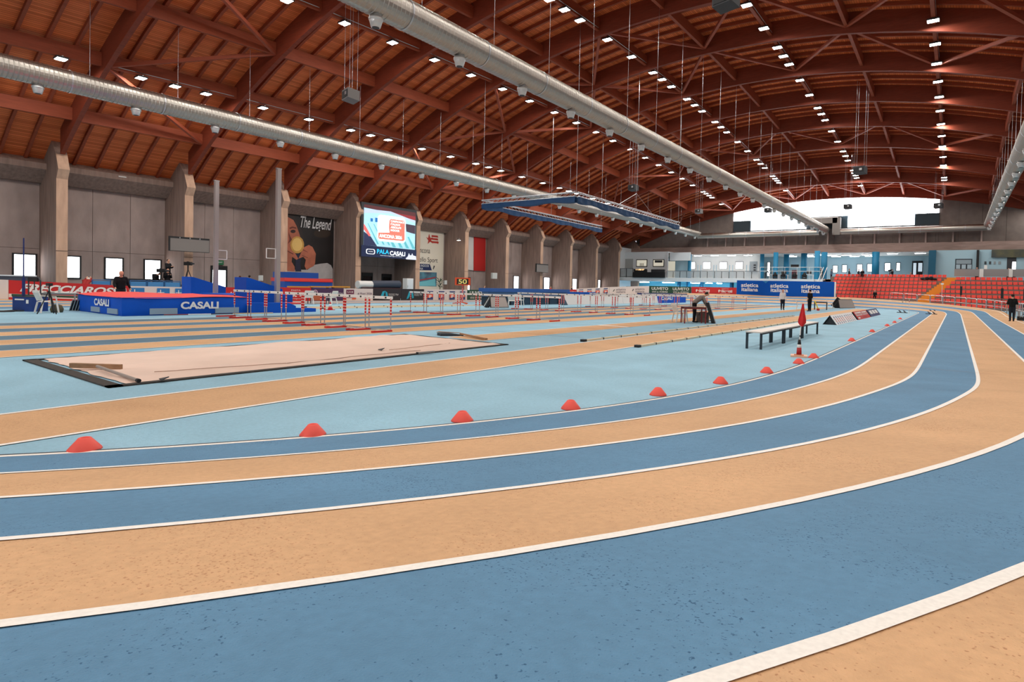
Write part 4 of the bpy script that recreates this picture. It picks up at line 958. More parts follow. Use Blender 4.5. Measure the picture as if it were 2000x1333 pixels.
# ================================================================== SAND PIT with cover
PT = thing('sand_pit', 'covered rectangular sand pit with pale tarpaulin and dark rim', 'sand pit', (-10.6, 6.5, 0))
px0, px1, py0, py1 = -12.42, -8.72, 2.68, 10.45
rim = MB(PT.location)
for a in ((px0, px1, py0, py0+.16), (px0, px1, py1-.1, py1), (px0, px0+.1, py0, py1), (px1-.12, px1, py0, py1)): rim.bx(*a, .003, .02)
rim.build('rim', mat('pit_rim', (66, 62, 58), .9, noise=.4, nscale=20), PT)
M_TARP = mat('tarpaulin', (226, 200, 184), .8, noise=.12, nscale=1.2, bump=.2, bscale=5)
tp = MB(PT.location); NX, NY = 24, 50; rows = []
for j in range(NY+1):
    row = []
    for i in range(NX+1):
        u, v = i/NX, j/NY; x = px0+.06+(px1-px0-.2)*u; y = py0+.22+(py1-py0-.32)*v
        z = .03+.012*math.sin(5*x+1.7*y)*math.sin(2.1*y-x)+.01*math.sin(9*x-3*y)+random.uniform(0, .006)
        if v > .8: z += .03*math.sin((v-.8)*18)*max(0, math.sin(3*x+6*y))
        if i in (0, NX) or j in (0, NY): z = .015; x += random.uniform(-.02, .02); y += random.uniform(-.03, .03)
        row.append(Vector((x, y, z)))
    rows.append(row)
tp.grid(rows).build('tarpaulin', M_TARP, PT, True)
# tarpaulin seams: thin dark overlaps
for (a, b) in (((300, 727), (560, 710)), ((560, 710), (820, 685)), ((760, 684), (880, 671))):
    p, q = PF(a[0], a[1], .045), PF(b[0], b[1], .045); mb = MB(PT.location); n = 9; pts = []
    for i in range(n+1):
        r = p.lerp(q, i/n); r += Vector((random.uniform(-.03, .03), 0, random.uniform(0, .006))); pts.append(r)
    mb.path(pts, .006, 4).build('seam', mat('seam_dark', (176, 148, 132), .9), PT)
for a in ((320, 742), (745, 684)):
    p = PF(*a, .04); MB(PT.location).prism([p+Vector((-.07, -.03, 0)), p+Vector((.07, -.05, 0)), p+Vector((.03, .05, .03))], (0, 0, .012)).build('lifted_fold', M_DGR, PT)
M_BRWN = mat('raw_timber', (170, 132, 98), .75, noise=.3, nscale=3, stretch=(1, 6, 6))
p, q = PF(138, 714, .08), PF(237, 717, .08); r = PF(190, 716, .1); e = PF(268, 743, .05)
lv = thing('pit_leveller', 'wooden sand leveller board with long grey handle lying on the tarpaulin', 'tool', (r.x, r.y, .06))
MB(lv.location).bar(p, q, .05, .07).build('board', M_BRWN, lv)
MB(lv.location).tube(r, e, .022, 8).build('handle', mat('handle_grey', (150, 140, 132), .5), lv)
MB(lv.location).tube(e, e+(e-r).normalized()*.06, .026, 8).build('handle_cap', M_BLK, lv)
a, b = PF(815, 690, .05), PF(848, 687, .05)
lv = thing('steel_bar', 'short grey bar lying at the right edge of the pit', 'bar', (a.x, a.y, .04)); MB(lv.location).bar(a, b, .05, .03).build('bar', mat('handle_grey', (150, 140, 132), .5), lv)
MB(lv.location).bar(a+(a-b)*.02, a-(a-b)*.02, .055, .034).build('end_cap', M_BLK, lv)
p = PF(868, 656, .03); ff = thing('folded_tarp', 'dark folded strip of cover sheet at the far end of the sand pit', 'cover sheet', (p.x, p.y, .0))
a, b = PF(861, 657), PF(905, 657); c = PF(950, 665)
MB(ff.location).prism([(a.x, a.y, .0), (b.x, b.y, .0), (b.x, b.y, .03), ((a.x+b.x)/2, (a.y+b.y)/2, .07), (a.x, a.y, .07)], (-.25, .1, 0)).build('fold', M_DGR, ff)
MB(ff.location).bar((b.x-.1, b.y, .06), (c.x, c.y, .03), .07, .04).build('timber_edge', M_BRWN, ff)
MB(ff.location).prism([(a.x-.2, a.y+.1, .1), (b.x-.2, b.y+.1, .06), (b.x-.5, b.y+.3, .03), (a.x-.5, a.y+.3, .05)], (0, 0, .02)).build('pale_flap', M_TARP, ff)
# ================================================================== DISTANCE RAILS beside the runway
for i, (x, y0, y1, t) in enumerate(((-7.95, 12.5, 36, 'left'), (-6.28, 12.3, 31, 'right'), (-26.5, 17, 28, 'near'), (-28.1, 17, 28, 'wall side'))):
    r = thing('distance_rail', 'low pale marked rail along the %s edge of the %s runway' % (t, 'long jump' if i < 2 else 'pole vault'), 'rail', (x, y0, 0))
    MB(r.location).bx(x-.03, x+.03, y0, y1, .0, .05).build('strip', mat('rail_cream', (232, 216, 184), .6), r)
    MB(r.location).bx(x-.06, x+.06, y0-.02, y0+.12, 0, .06).build('end_block', M_BLK, r)
    MB(r.location).bx(x-.065, x-.03, y0, y1, 0, .03).build('dark_edge', M_DGR, r)
    y = y0+1
    while y < y1: MB(r.location).bx(x-.034, x+.034, y, y+.05, .0, .054).build('mark', M_BLK, r); y += 1.0
# ================================================================== BENCHES
M_BTOP = mat('bench_top', (216, 206, 196), .5)
def bench(y0, y1, label):
    t = thing('bench', label, 'bench', (-4.05, (y0+y1)/2, 0), 0, 'white benches in a row')
    L = (y1-y0)/2
    MB().bx(-.2, .2, -L, L, .4, .43).build('seat_top', M_BTOP, t)
    MB().bx(-.185, -.155, -L+.02, L-.02, .36, .4).build('rail', M_BLK, t); MB().bx(.155, .185, -L+.02, L-.02, .36, .4).build('rail', M_BLK, t)
    for x in (-.17, .17):
        for y in (-L+.05, L-.05): MB().bx(x-.025, x+.025, y-.025, y+.025, 0, .4).build('leg', mat('bench_leg', (24, 38, 48), .5), t)
bench(14.15, 16.4, 'nearest of the three white benches beside the red flag'); bench(16.45, 18.7, 'middle one of the three white benches'); bench(18.75, 21.1, 'farthest of the three white benches')
# ================================================================== FLAG ON STRIPED CONE
F = thing('flag_stand', 'limp red flag on a pole in a red and white striped cone with pale foot', 'flag', (-2.81, 13.31, 0), .2)
MB().bx(-.17, .17, -.17, .17, 0, .035).build('foot', mat('foot_orange', (232, 180, 150), .6), F); MB().bx(-.1, .1, -.1, .1, .035, .05).build('foot_rim', mat('foot_orange2', (206, 130, 96), .6), F)
MB().lathe([(.055, .05), (.047, .2)], n=14).build('cone_band', mat('cone_dark_red', (170, 34, 36), .6), F, True)
MB().lathe([(.047, .2), (.04, .27)], n=14).build('cone_band', M_WHT, F, True)
MB().lathe([(.04, .27), (.025, .38)], n=14).build('cone_top', M_BLK, F, True)
MB().tube((.0, 0, .3), (.05, .03, 1.17), .012, 6).build('pole', M_WHT, F); MB().tube((.009, .005, .44), (.012, .007, .47), .017, 6).build('joint', M_BLK, F)
fl = MB(); rows = []
for j in range(9):
    v = j/8; w2 = .03+.15*v**1.2 if v < .8 else .18-.55*(v-.8); row = []
    for i in range(7):
        u = i/6; row.append(Vector((.05-.012*v+(u-.5)*2*w2*.6, .03+.045*math.sin(u*7+v)*(.3+v)-.03, 1.17-.5*v*(1.0 if 0 < i < 6 else .96))))
    rows.append(row)
fl.grid(rows).build('flag_cloth', mat('flag_red', (214, 30, 34), .7), F, True)
# ================================================================== A-FRAME SIGNS
def aframe(x0, x1, y0, y1, h, m, label, kind):
    t = thing('a_frame_sign', label, 'sign', ((x0+x1)/2, (y0+y1)/2, 0), 0, 'folding signs on the infield'); xm = (x0+x1)/2; o_ = t.location
    MB(o_).prism([(x1, y0, 0), (xm, y0, h), (xm-.02, y0, h), (x1-.025, y0, 0)], (0, y1-y0, 0)).build('panel', m, t)
    MB(o_).prism([(x0, y0, 0), (x0+.025, y0, 0), (xm, y0, h), (xm-.02, y0, h)], (0, y1-y0, 0)).build('panel', M_DGR, t)
    MB(o_).poly([(x0+.04, y0+.15, .0), (x1-.04, y0+.15, 0), (xm-.01, y0+.15, h-.04)]).build('inner_gusset', M_DGR, t)
    nrm = Vector((h, 0, x1-xm)).normalized(); up = Vector((xm-x1, 0, h)); L = y1-y0
    P = lambda u, v, k=1: Vector((x1, y0+L*u, 0))+up*v+nrm*(.004*k)
    def shp(u0, u1, v0, v1, m2, k=1): MB(o_).poly([P(u0, v0, k), P(u1, v0, k), P(u1, v1, k), P(u0, v1, k)]).build('print', m2, t)
    return t, shp, P, up.normalized(), L
c1, c2 = mat('logo_navy', (24, 50, 130), .6), mat('logo_red', (206, 60, 60), .6)
t, s, P, up, L = aframe(-4.95, -4.33, 28.0, 34.2, .43, mat('sign_white', (250, 250, 250), .6), 'white A-frame sign with rows of small blue and red logos', 'w')
for i in range(10):
    u = .06+.09*i+(.03 if i > 4 else 0)
    for v, m2 in ((.06, c1), (.26, c2), (.46, c2), (.66, c1)): s(u, u+.026, v, v+.16, m2)
t, s, P, up, L = aframe(-4.95, -4.33, 34.9, 40.2, .43, M_BRED, 'red A-frame sign with white lettering, middle of three', 'r')
s(.05, .5, .45, .9, M_WHT); s(.55, .95, .45, .9, M_WHT); text('felicetti', (P(.27, .68, 3), (0, 1, 0), up), L*.4, .2, M_BRED, t, t.location); text('felicetti', (P(.75, .68, 3), (0, 1, 0), up), L*.36, .2, M_BRED, t, t.location); s(.05, .2, .12, .28, M_WHT); s(.4, .7, .12, .28, MAT['cone_dark_red'])
t, s, P, up, L = aframe(-4.95, -4.33, 40.7, 45.9, .43, mat('sign_navy', (44, 56, 104), .6), 'navy A-frame sign with white figures, farthest of three', 'n')
for i in range(3): s(.1+.28*i, .32+.28*i, .35, .85, M_WHT)
# ================================================================== JUDGE TABLE, CHAIR, BAG, DISPLAY
def table(name, label, p, w, d, h, rz, top, leg, ring=False):
    t = thing(name, label, 'table', (p[0], p[1], 0), rz); k = .022
    MB().bx(-w/2, w/2, -d/2, d/2, h-.03, h).build('table_top', top, t)
    MB().bx(-w/2+.03, w/2-.03, -d/2+.03, -d/2+.05, h-.09, h-.03).bx(-w/2+.03, w/2-.03, d/2-.05, d/2-.03, h-.09, h-.03).build('apron', leg, t)
    for x in (-1, 1):
        for y in (-1, 1): MB().bx(x*(w/2-.03)-k, x*(w/2-.03)+k, y*(d/2-.03)-k, y*(d/2-.03)+k, 0, h-.03).build('leg', leg, t)
    return t
M_MAR = mat('maroon_tube', (128, 40, 44), .5)
table('judge_table', 'small table with brown top and maroon legs, a person bending over it', (-9.2, 23.2), .95, .62, .7, math.radians(38), mat('brown_top', (110, 70, 62), .5), M_MAR)
M_PL = mat('white_plastic', (232, 226, 218), .45)
def chair_proto():
    t = thing('plastic_chair', 'x', 'chair', (0, 0, 0))
    st = MB(); st.prism([(-.21, -.2, .39), (.21, -.2, .39), (.23, .2, .41), (-.23, .2, .41)], (0, 0, .03)); st.build('seat', M_PL, t)
    bk = MB()
    for i in range(5):
        x = -.17+.085*i; bk.bar((x, -.2, .45), (x*1.1, -.33, .78), .082, .02, (0, 1, 0))
    bk.bar((-.24, -.33, .78), (.24, -.33, .78), .03, .09).bar((-.22, -.2, .44), (-.24, -.33, .78), .04, .035, (1, 0, 0)).bar((.22, -.2, .44), (.24, -.33, .78), .04, .035, (1, 0, 0)); bk.build('backrest', M_PL, t)
    for s_ in (-1, 1):
        MB().bar((s_*.26, -.27, .62), (s_*.27, .16, .6), .05, .025).bar((s_*.27, .16, .6), (s_*.25, .2, .4), .045, .03, (0, 1, 0)).build('armrest', M_PL, t)
        for y, y2 in ((-.2, -.27), (.2, .25)): MB().bar((s_*.22, y, .4), (s_*.26, y2, 0), .045, .045).build('leg', M_PL, t)
    return t
CHP = chair_proto(); cfirst = [True]
def chair(px, py, rz, label, grp='white plastic chairs'):
    p = PF(px, py)
    if cfirst[0]: CHP.location = (p.x, p.y, 0); CHP.rotation_euler = (0, 0, rz); CHP['label'] = label; CHP['group'] = grp; cfirst[0] = False; return CHP
    return dup(CHP, (p.x, p.y, 0), rz, label, grp)
chair(1328, 629.5, math.radians(-45), 'white plastic armchair pulled up to the judge table')
b = PF(1372, 629.5); bg = thing('kit_bag', 'grey-brown cloth bag standing on the floor against the display panel', 'bag', (b.x, b.y, 0), .3)
MB().prism([(-.27, -.17, 0), (.27, -.17, 0), (.27, .17, 0), (-.27, .17, 0)], (0, 0, .36)).build('body', mat('bag_brown', (150, 132, 120), .8, noise=.3, nscale=12), bg); MB().bx(-.28, .28, -.18, .18, .33, .44).build('flap', MAT['bag_brown'], bg); MB().path([(-.15, -.19, .3), (-.1, -.21, .46), (.1, -.21, .46), (.15, -.19, .3)], .015).build('handle', M_DGR, bg)
p0, p1 = PF(1385, 633), PF(1396, 632.5)
dp = thing('display_panel', 'black display panel leaning back, seen edge on beside the judge table', 'display', (p1.x, p1.y, 0), 0)
nn = Vector((p1.x, p1.y, 0)).normalized(); dd = Vector((nn.y, -nn.x, 0))
q = [Vector((0, 0, 0))+dd*.02, dd*-.14, dd*-.4+Vector((0, 0, .87)), dd*-.27+Vector((0, 0, .9))]
MB().prism([v+nn*0 for v in q], nn*.7).build('panel', M_BLK, dp); MB().prism([q[0], q[3], q[3]+dd*.02, q[0]+dd*.03], nn*.7).build('front_face', mat('panel_edge', (150, 155, 160), .4), dp)
MB().bar(dd*-.4+nn*.3, dd*-.28+nn*.3+Vector((0, 0, .5)), .03, .03).build('prop', M_DGR, dp); MB().tube(dd*-.2+nn*.3+Vector((0, 0, .08)), dd*-.2+nn*.3+Vector((0, 0, .12)), .05).build('knob', M_STEEL, dp)
# ================================================================== FAR INFIELD: chairs, table, easel
chair(1562, 605.5, math.radians(-80), 'white plastic armchair behind the red flag, left of two'); chair(1573, 606, math.radians(100), 'white plastic armchair beside the person in black, right of two')
chair(1621, 603, math.radians(-80), 'white plastic armchair in front of the grey easel board')
p = PF(1598, 606); table('field_table', 'small dark-legged table behind the person in black', (p.x, p.y+1.0), 1.0, .6, .68, .1, mat('dark_top', (70, 62, 58), .5), M_DGR)
p = PF(1592, 607); yb_ = thing('yellow_stand', 'yellow measuring stand with red foot leaning beside the small table', 'stand', (p.x, p.y+.3, 0))
MB().bar((-.1, 0, .78), (.18, 0, .1), .07, .07).build('pole', mat('yellow', (240, 214, 40), .5), yb_); MB().prism([(.08, -.12, 0), (.3, -.12, 0), (.25, .12, 0), (.1, .12, 0)], (0, 0, .16)).build('foot', M_RED, yb_)
def easel(px0, px1, pyb, h, label, rz=0, back=True):
    a, b = PF(px0, pyb), PF(px1, pyb); c = (a+b)/2; w2 = (b-a).length
    t = thing('easel_board', label, 'display', (c.x, c.y, 0), math.atan2(b.y-a.y, b.x-a.x)); 
    MB().prism([(-w2/2, 0, .04), (w2/2, 0, .04), (w2/2*.86, .28, h), (-w2/2*.9, .28, h)], (0, .07, 0)).build('panel', M_BLK, t)
    MB().prism([(-w2/2+.05, -.012, .07), (w2/2-.05, -.012, .07), (w2/2*.86-.05, .255, h-.04), (-w2/2*.9+.05, .255, h-.04)], (0, .01, 0)).build('display', mat('easel_grey', (172, 162, 156), .6), t)
    for x in (-.8, .8): MB().bar((x*w2/2, .3, h*.9), (x*w2/2, .9, 0), .07, .05).build('strut', M_DGR, t)
    return t
easel(1640, 1670.5, 603, .88, 'grey A-shaped display board on black feet near the far bend'); 
p = PF(1633, 602); pl = thing('panel_side', 'black tilted panel leaning just left of the grey display board', 'panel', (p.x, p.y, 0), .4); MB().bar((-.1, 0, 0), (.45, 0, .82), .9, .1, (0, 1, 0)).build('slab', M_BLK, pl); MB().bar((.3, 0, .4), (.6, 0, 0), .05, .05).build('prop', M_DGR, pl)
easel(958, 994, 602.5, .72, 'grey A-shaped display board on black frame in front of the blue barrier')
a = PF(948, 601); pl = thing('panel_side', 'black tilted panel with white edge leaning left of the nearer grey board', 'panel', (a.x, a.y, 0), -.2); MB().bar((0, 0, 0), (.3, .3, .74), .5, .1, (0, 1, 0)).build('slab', M_BLK, pl); MB().bar((-.05, -.05, .05), (.24, .24, .76), .03, .11, (0, 1, 0)).build('white_edge', M_WHT, pl)
# starting blocks in the bend
sb_b = MB().bx(-.03, .03, -.4, .4, 0, .05).mesh('rail', M_BLK); sb_p = MB().prism([(-.07, -.1, .03), (.07, -.1, .03), (.07, .08, .2), (-.07, .08, .2)], (0, .06, 0)).mesh('foot_pad', M_DGR)
for i, (a, b) in enumerate(((1762, 611.5), (1819, 614.3), (1822, 610), (1812, 602), (1768, 593.5), (1705, 588.2))):
    l = hit_outer(a, 1.5+.9*i, far) if i > 2 else None
    p = PF(a, b) if i < 3 else l
    if i >= 3:
        d = ray(a, b); k_ = math.hypot(p.x, p.y)/math.hypot(d.x, d.y); p = Vector((p.x, p.y, CAMH+d.z*k_))
    t = thing('starting_blocks', 'black starting blocks on the track at the distant bend, %s of six' % nth(i), 'starting blocks', p, 1.2, 'starting blocks')
    inst('rail', sb_b, t); inst('foot_pad', sb_p, t, (-.1, .1, 0)); inst('foot_pad', sb_p, t, (.1, -.15, 0))
p = PF(1775, 613.3); t = thing('height_post', 'thin pale post with flat head standing at the inner kerb of the far bend', 'post', (p.x, p.y, 0)); MB().tube((0, 0, 0), (0, 0, 1.17), .02, 6).build('pole', M_BTOP, t); MB().bx(-.12, .12, -.03, .03, 1.14, 1.19).build('head', mat('post_head', (226, 214, 180), .5), t); MB().bx(-.03, .03, -.022, .022, .92, .98).build('red_band', M_RED, t)
# ================================================================== HIGH JUMP MAT
HJ = thing('high_jump_mat', 'big blue high jump mat with red top cover and white CASALI lettering', 'mat', (-26.35, 10, 0)); ho = HJ.location
x0, x1, y0, y1, hh = -28.6, -24.15, 7.8, 12.1, .66
M_MATB = mat('mat_blue', (0, 86, 200), .6, spec=.25, noise=.15, nscale=1.2, bump=.3, bscale=3)
mb = MB(ho); n = 14
def ring(z, out, w_=0):
    P = []
    for (a, b) in (((x1, y0), (x1, y1)), ((x1, y1), (x0, y1)), ((x0, y1), (x0, y0)), ((x0, y0), (x1, y0))):
        for i in range(n):
            t_ = i/n; X_, Y_ = a[0]+(b[0]-a[0])*t_, a[1]+(b[1]-a[1])*t_
            cx_, cy_ = (x0+x1)/2, (y0+y1)/2; s_ = 1+out/2.2+w_*math.sin(i*1.7)*.006
            P.append(Vector((cx_+(X_-cx_)*s_, cy_+(Y_-cy_)*s_, z)))
    return P+[P[0]]
mb.grid([ring(.0, -.03), ring(.05, 0, 1), ring(.25, .01, 1), ring(.45, .005, 1), ring(.6, -.005, 1), ring(hh, -.02)]); mb.build('body', M_MATB, HJ, True)
tc_ = MB(ho); rows = []
for j in range(11):
    row = []
    for i in range(11):
        u, v = i/10, j/10; X_ = x0-.03+(x1-x0+.06)*u; Y_ = y0-.04+(y1-y0+.1)*v
        row.append(Vector((X_, Y_, hh+.05+.05*math.sin(4*u+5*v)*math.sin(3*v)-(.06 if i in (0, 10) or j in (0, 10) else 0)+.03*(u < .15))))
    rows.append(row)
tc_.grid(rows).build('top_cover', mat('cover_red', (232, 70, 66), .6), HJ, True)
MB(ho).bx(x0+.03, x1-.03, y0+.03, y1-.03, hh-.02, hh+.0).build('core', MAT['cover_red'], HJ)
M_VENT = mat('vent_grey', (142, 164, 182), .7)
for a, b, c, d in ((292, 346, 605, 617), (420, 466, 603, 613)):
    ya_, yb2 = PX(a, 608, x1).y, PX(b, 608, x1).y; MB(ho).bx(x1, x1+.03, ya_, yb2, .04, .26).build('vent_panel', M_VENT, HJ)
for a, b in ((179, 196), (211, 231)): MB(ho).bx(PY(a, 605, y0).x, PY(b, 605, y0).x, y0-.03, y0, .05, .24).build('vent_panel', M_VENT, HJ)
text('CASALI', ((x1+.05, (PX(352, 596, x1).y+PX(426, 596, x1).y)/2, .36), (0, 1, 0), (0, 0, 1)), PX(426, 596, x1).y-PX(352, 596, x1).y, .28, M_WHT, HJ, ho, bold=.04)
text('CASALI', (((PY(187, 590, y0).x+PY(216, 590, y0).x)/2, y0-.05, .43), (1, 0, 0), (0, 0, 1)), PY(216, 590, y0).x-PY(187, 590, y0).x, .26, M_WHT, HJ, ho, bold=.04)
# ================================================================== POLE VAULT PIT
PV = thing('pole_vault_pit', 'blue pole vault landing pit with two tall wedge side pads', 'mat', (-26.5, 13, 0)); po = PV.location
def wedge(X, pts, th, nm='wedge_pad'):
    P = [PX(a, b, X) for a, b in pts]; P = [Vector((X, p.y, max(0, p.z))) for p in P]; MB(po).prism(P, (-th, 0, 0)).build(nm, M_MATB, PV)
wedge(-30.6, [(373, 604), (373, 541), (378, 541.5), (441, 561), (441, 604)], 1.0)
wedge(-25.1, [(481, 613), (481, 542), (487, 543), (552, 565), (552, 612)], 1.0)
wedge(-24.0, [(490.5, 613), (490.5, 592), (565, 592), (578, 598), (578, 613)], .45, 'front_pad')
wedge(-24.1, [(578, 613), (578, 602), (617, 602.5), (617, 610)], .45, 'front_pad')
MB(po).bx(-29.0, -26.1, 12.4, 15.2, 0, .72).build('landing_bed', M_MATB, PV)
MB(po).bx(-30.6, -25.4, 13.4, 15.3, .3, .36).build('red_cover', MAT['cover_red'], PV)
for i, (px, X, H, t_) in enumerate(((420.5, -29.3, 6.05, 'left'), (541, -24.7, 6.27, 'right'))):
    p = PX(px, 600, X); pole = thing('vault_upright', 'tall square aluminium pole vault upright, the %s of the pair' % t_, 'upright', (X, p.y, 0), 0, 'pole vault uprights')
    MB().bx(-.085, .085, -.085, .085, 0, H).build('mast', mat('mast_alu', (196, 190, 190), .35, metal=.7), pole)
    MB().bx(-.14, .14, -.2, .2, 0, .12).build('base', M_DGR, pole)
    mb = MB(); z_ = 2.35
    for k_ in (0, .42): mb.bar((0, -.5 if i else .08, z_+k_), (0, -.08 if i else .5, z_+k_), .03, .03)
    for yy in ((-.5, -.1) if i else (.1, .5)): mb.bar((0, yy, z_), (0, yy, z_+.42), .03, .03)
    mb.build('bar_carrier', M_WHT, pole); MB().bx(-.05, .05, -.12, .12, H, H+.05).build('cap', M_STEEL, pole)
# crossbar lying on the floor before the mats
a, b = PF(320, 617), PF(533, 613); cb = thing('crossbar', 'long thin crossbar with red, white and yellow sections lying before the mats', 'crossbar', (a.x, a.y, .03))
for i in range(5):
    p, q = a.lerp(b, i/5), a.lerp(b, (i+1)/5); MB(cb.location).tube(p+Vector((0, 0, .03)), q+Vector((0, 0, .03)), .02, 6).build('section', (M_MAR, M_WHT, M_DGR, mat('bar_yellow', (222, 190, 130), .5), mat('bar_yellow', (222, 190, 130), .5))[i], cb)
# ================================================================== LEFT EDGE: equipment box, chair, tripod, table
p = PF(58, 609); bb = thing('equipment_box', 'dark blue padded equipment box with a tall thin standard beside it', 'box', (p.x-.35, p.y+.1, 0), .45)
MB().bx(-.42, .42, -.3, .3, 0, .54).build('box', mat('box_navy', (22, 58, 128), .6, noise=.2, nscale=6), bb); MB().bx(-.3, .1, -.315, -.3, .42, .47).build('label', M_WHT, bb); MB().bx(.2, .3, -.315, -.3, .3, .44).build('emblem', M_WHT, bb); MB().bx(-.43, .43, -.31, .31, .54, .57).build('lid', M_DGR, bb)
p = PX(46, 600, -28.9); st = thing('height_standard', 'tall thin dark blue jump standard rising in front of the leftmost window', 'standard', (p.x, p.y, 0)); MB().tube((0, 0, 0), (0, 0, 2.75), .022, 6).build('rod', M_NAVY, st); MB().tube((0, 0, 0), (0, 0, 1.25), .05, 8).build('tube', M_NAVY, st); MB().bx(-.2, .2, -.2, .2, 0, .05).build('base', M_DGR, st)
p = PX(67, 600, -29.3); sr = thing('tubular_rack', 'black tubular rack with rounded top behind the blue box', 'rack', (p.x, p.y, 0), .2)
MB().path([(-.4, 0, 0), (-.4, 0, 1.28), (.3, 0, 1.28), (.42, 0, 1.15), (.42, 0, 0)], .025, 6).build('frame', M_DGR, sr); MB().tube((0, 0, 0), (0, 0, 1.25), .02, 6).build('upright', M_DGR, sr); MB().bx(-.4, .25, -.03, .03, 1.12, 1.26).build('top_tray', M_BLK, sr)
chair(92, 611, math.radians(5), 'white plastic armchair beside the tripod at the left edge')
p = PF(96, 613.5); tr = thing('camera_tripod', 'black tripod carrying a small device in front of the left chair', 'tripod', (p.x, p.y, 0))
for a in (.4, 2.5, 4.6): MB().tube((.32*math.cos(a), .32*math.sin(a), 0), (0, 0, .85), .018, 6).build('leg', M_BLK, tr)
MB().tube((0, 0, .5), (0, 0, 1.02), .02, 6).build('centre_column', M_BLK, tr); MB().bx(-.16, .16, -.06, .06, 1.0, 1.1).build('device', M_BLK, tr); MB().bx(-.03, .03, -.08, -.06, .93, 1.0).build('head', M_STEEL, tr)
p = PF(120, 608.5); tb = table('scorer_table', 'light folding table with thin legs and a water bottle, left of the mat', (p.x-1.0, p.y+.2), 1.1, .5, .7, math.radians(62), mat('table_pale', (206, 208, 206), .5), mat('leg_pale', (150, 146, 142), .5))
bt = thing('water_bottle', 'clear plastic water bottle on the light folding table', 'bottle', (p.x-1.05, p.y+.2, .7)); MB().lathe([(.035, 0), (.035, .17), (.015, .22), (.015, .25)], n=10).build('bottle', mat('bottle_clear', (190, 214, 220), .2), bt, True); MB().lathe([(.017, .25), (.017, .275)], n=10).build('cap', M_BTOP, bt)
nb = thing('notebook', 'closed dark notebook on the light folding table', 'notebook', (p.x-1.1, p.y-.1, .7), .4); MB().bx(-.14, .14, -.1, .1, 0, .02).build('cover', M_BLK, nb); MB().bx(-.135, .13, -.095, .095, .004, .016).build('pages', M_WHT, nb)
p = PF(111, 610.5); b3 = thing('small_bag', 'small olive bag on the floor under the tripod', 'bag', (p.x, p.y, 0)); MB().lathe([(.17, 0), (.2, .12), (.15, .26), (.06, .3)], n=10).build('body', mat('bag_olive', (92, 84, 60), .85), b3, True); MB().path([(-.08, 0, .28), (0, 0, .38), (.08, 0, .28)], .012).build('strap', M_DGR, b3)
for i in range(4):
    p = PF(143+5.6*i, 607.5); r = thing('number_rack', 'slanted steel-framed number rack leaning left of the mat, %s of four' % nth(i), 'rack', (p.x, p.y, 0), .35, 'slanted number racks')
    q = [Vector((0, -.15, 0)), Vector((0, .15, 0)), Vector((.18, .15, .44)), Vector((.18, -.15, .44))]; MB().path(q+[q[0]], .014, 5).build('frame', M_STEEL, r); MB().prism([v*.9+Vector((.01, 0, .02)) for v in q], (.012, 0, 0)).build('plate', M_DGR, r)
for i, (a, b) in enumerate(((30, 608.2), (4, 609.5))):
    p = PF(a, b); o = thing('floor_plate', 'flat black rubber plate on the floor %s' % ('left of the blue box' if i == 0 else 'at the very left edge'), 'plate', (p.x, p.y, 0)); MB().lathe([(.35, 0), (.33, .03), (.1, .05)], n=14).build('plate', M_BLK, o, True)
# ================================================================== BEHIND THE BOARDS
def stack(px0, px1, py0, py1, X, th, m, nm, label, cat, parts=None):
    a, b = PX(px0, py0, X), PX(px1, py1, X); pm_ = (px0+px1)/2 if 'stored' not in nm else 603; a.z, b.z = PX(pm_, py0, X).z, PX(pm_, py1, X).z; t = thing(nm, label, cat, (X, (a.y+b.y)/2, b.z))
    MB(t.location).bx(X-th, X, a.y, b.y, b.z, a.z).build('body', m, t)
    return t, a, b
zb_ = 0
t, a, b = stack(556, 649, 551, 563, -40.5, 1.8, M_ROYAL, 'stored_mat', 'lower royal blue crash mat stored under the portrait poster', 'mat'); MB(t.location).bx(-42.3, -40.7, a.y+.2, b.y-.2, 0, b.z).build('trolley', M_DGR, t)
t, a, b = stack(556, 650, 544, 551, -40.5, 1.9, MAT['cover_red'], 'stored_mat', 'red crash mat lying on the blue one under the portrait poster', 'mat'); MB(t.location).bx(-40.5, -40.47, a.y, b.y, b.z, b.z+.06).build('seam', M_RED, t)
t, a, b = stack(556, 622, 533, 544, -40.5, 1.6, M_ROYAL, 'stored_mat', 'top royal blue crash mat of the stack under the portrait poster', 'mat'); MB(t.location).bx(-40.8, -40.77, a.y, b.y, a.z-.05, a.z).build('seam', M_NAVY, t)
for i, (a_, b_) in enumerate(((566, 605), (607, 647), (648.5, 684))):
    t, a, b = stack(a_, b_, 559.5, 562, -39.0, .35, mat('yellow_bench', (214, 150, 50), .6), 'low_bench', 'low ochre bench behind the red and purple boards, %s of three' % nth(i), 'bench')
    for y in (a.y+.2, b.y-.2): MB(t.location).bx(-39.3, -39.05, y-.04, y+.04, 0, b.z).build('leg', M_DGR, t)
a, b = PX(702, 556, -42), PX(779, 556, -42); t = thing('rolled_mat', 'long dark rolled mat with pale end under the video screen', 'mat', (-42, (a.y+b.y)/2, 1.2))
MB(t.location).tube((-42, a.y+1.2, a.z), (-42, b.y, b.z), .36, 14).build('roll', mat('roll_slate', (54, 64, 82), .6), t); MB(t.location).tube((-42, a.y-.2, a.z), (-42, a.y+1.2, a.z), .33, 14).build('pale_end', M_WHT, t); MB(t.location).bx(-42.4, -41.6, a.y, b.y, 0, a.z-.25).build('cart', mat('cart_dark', (60, 30, 34), .7), t)
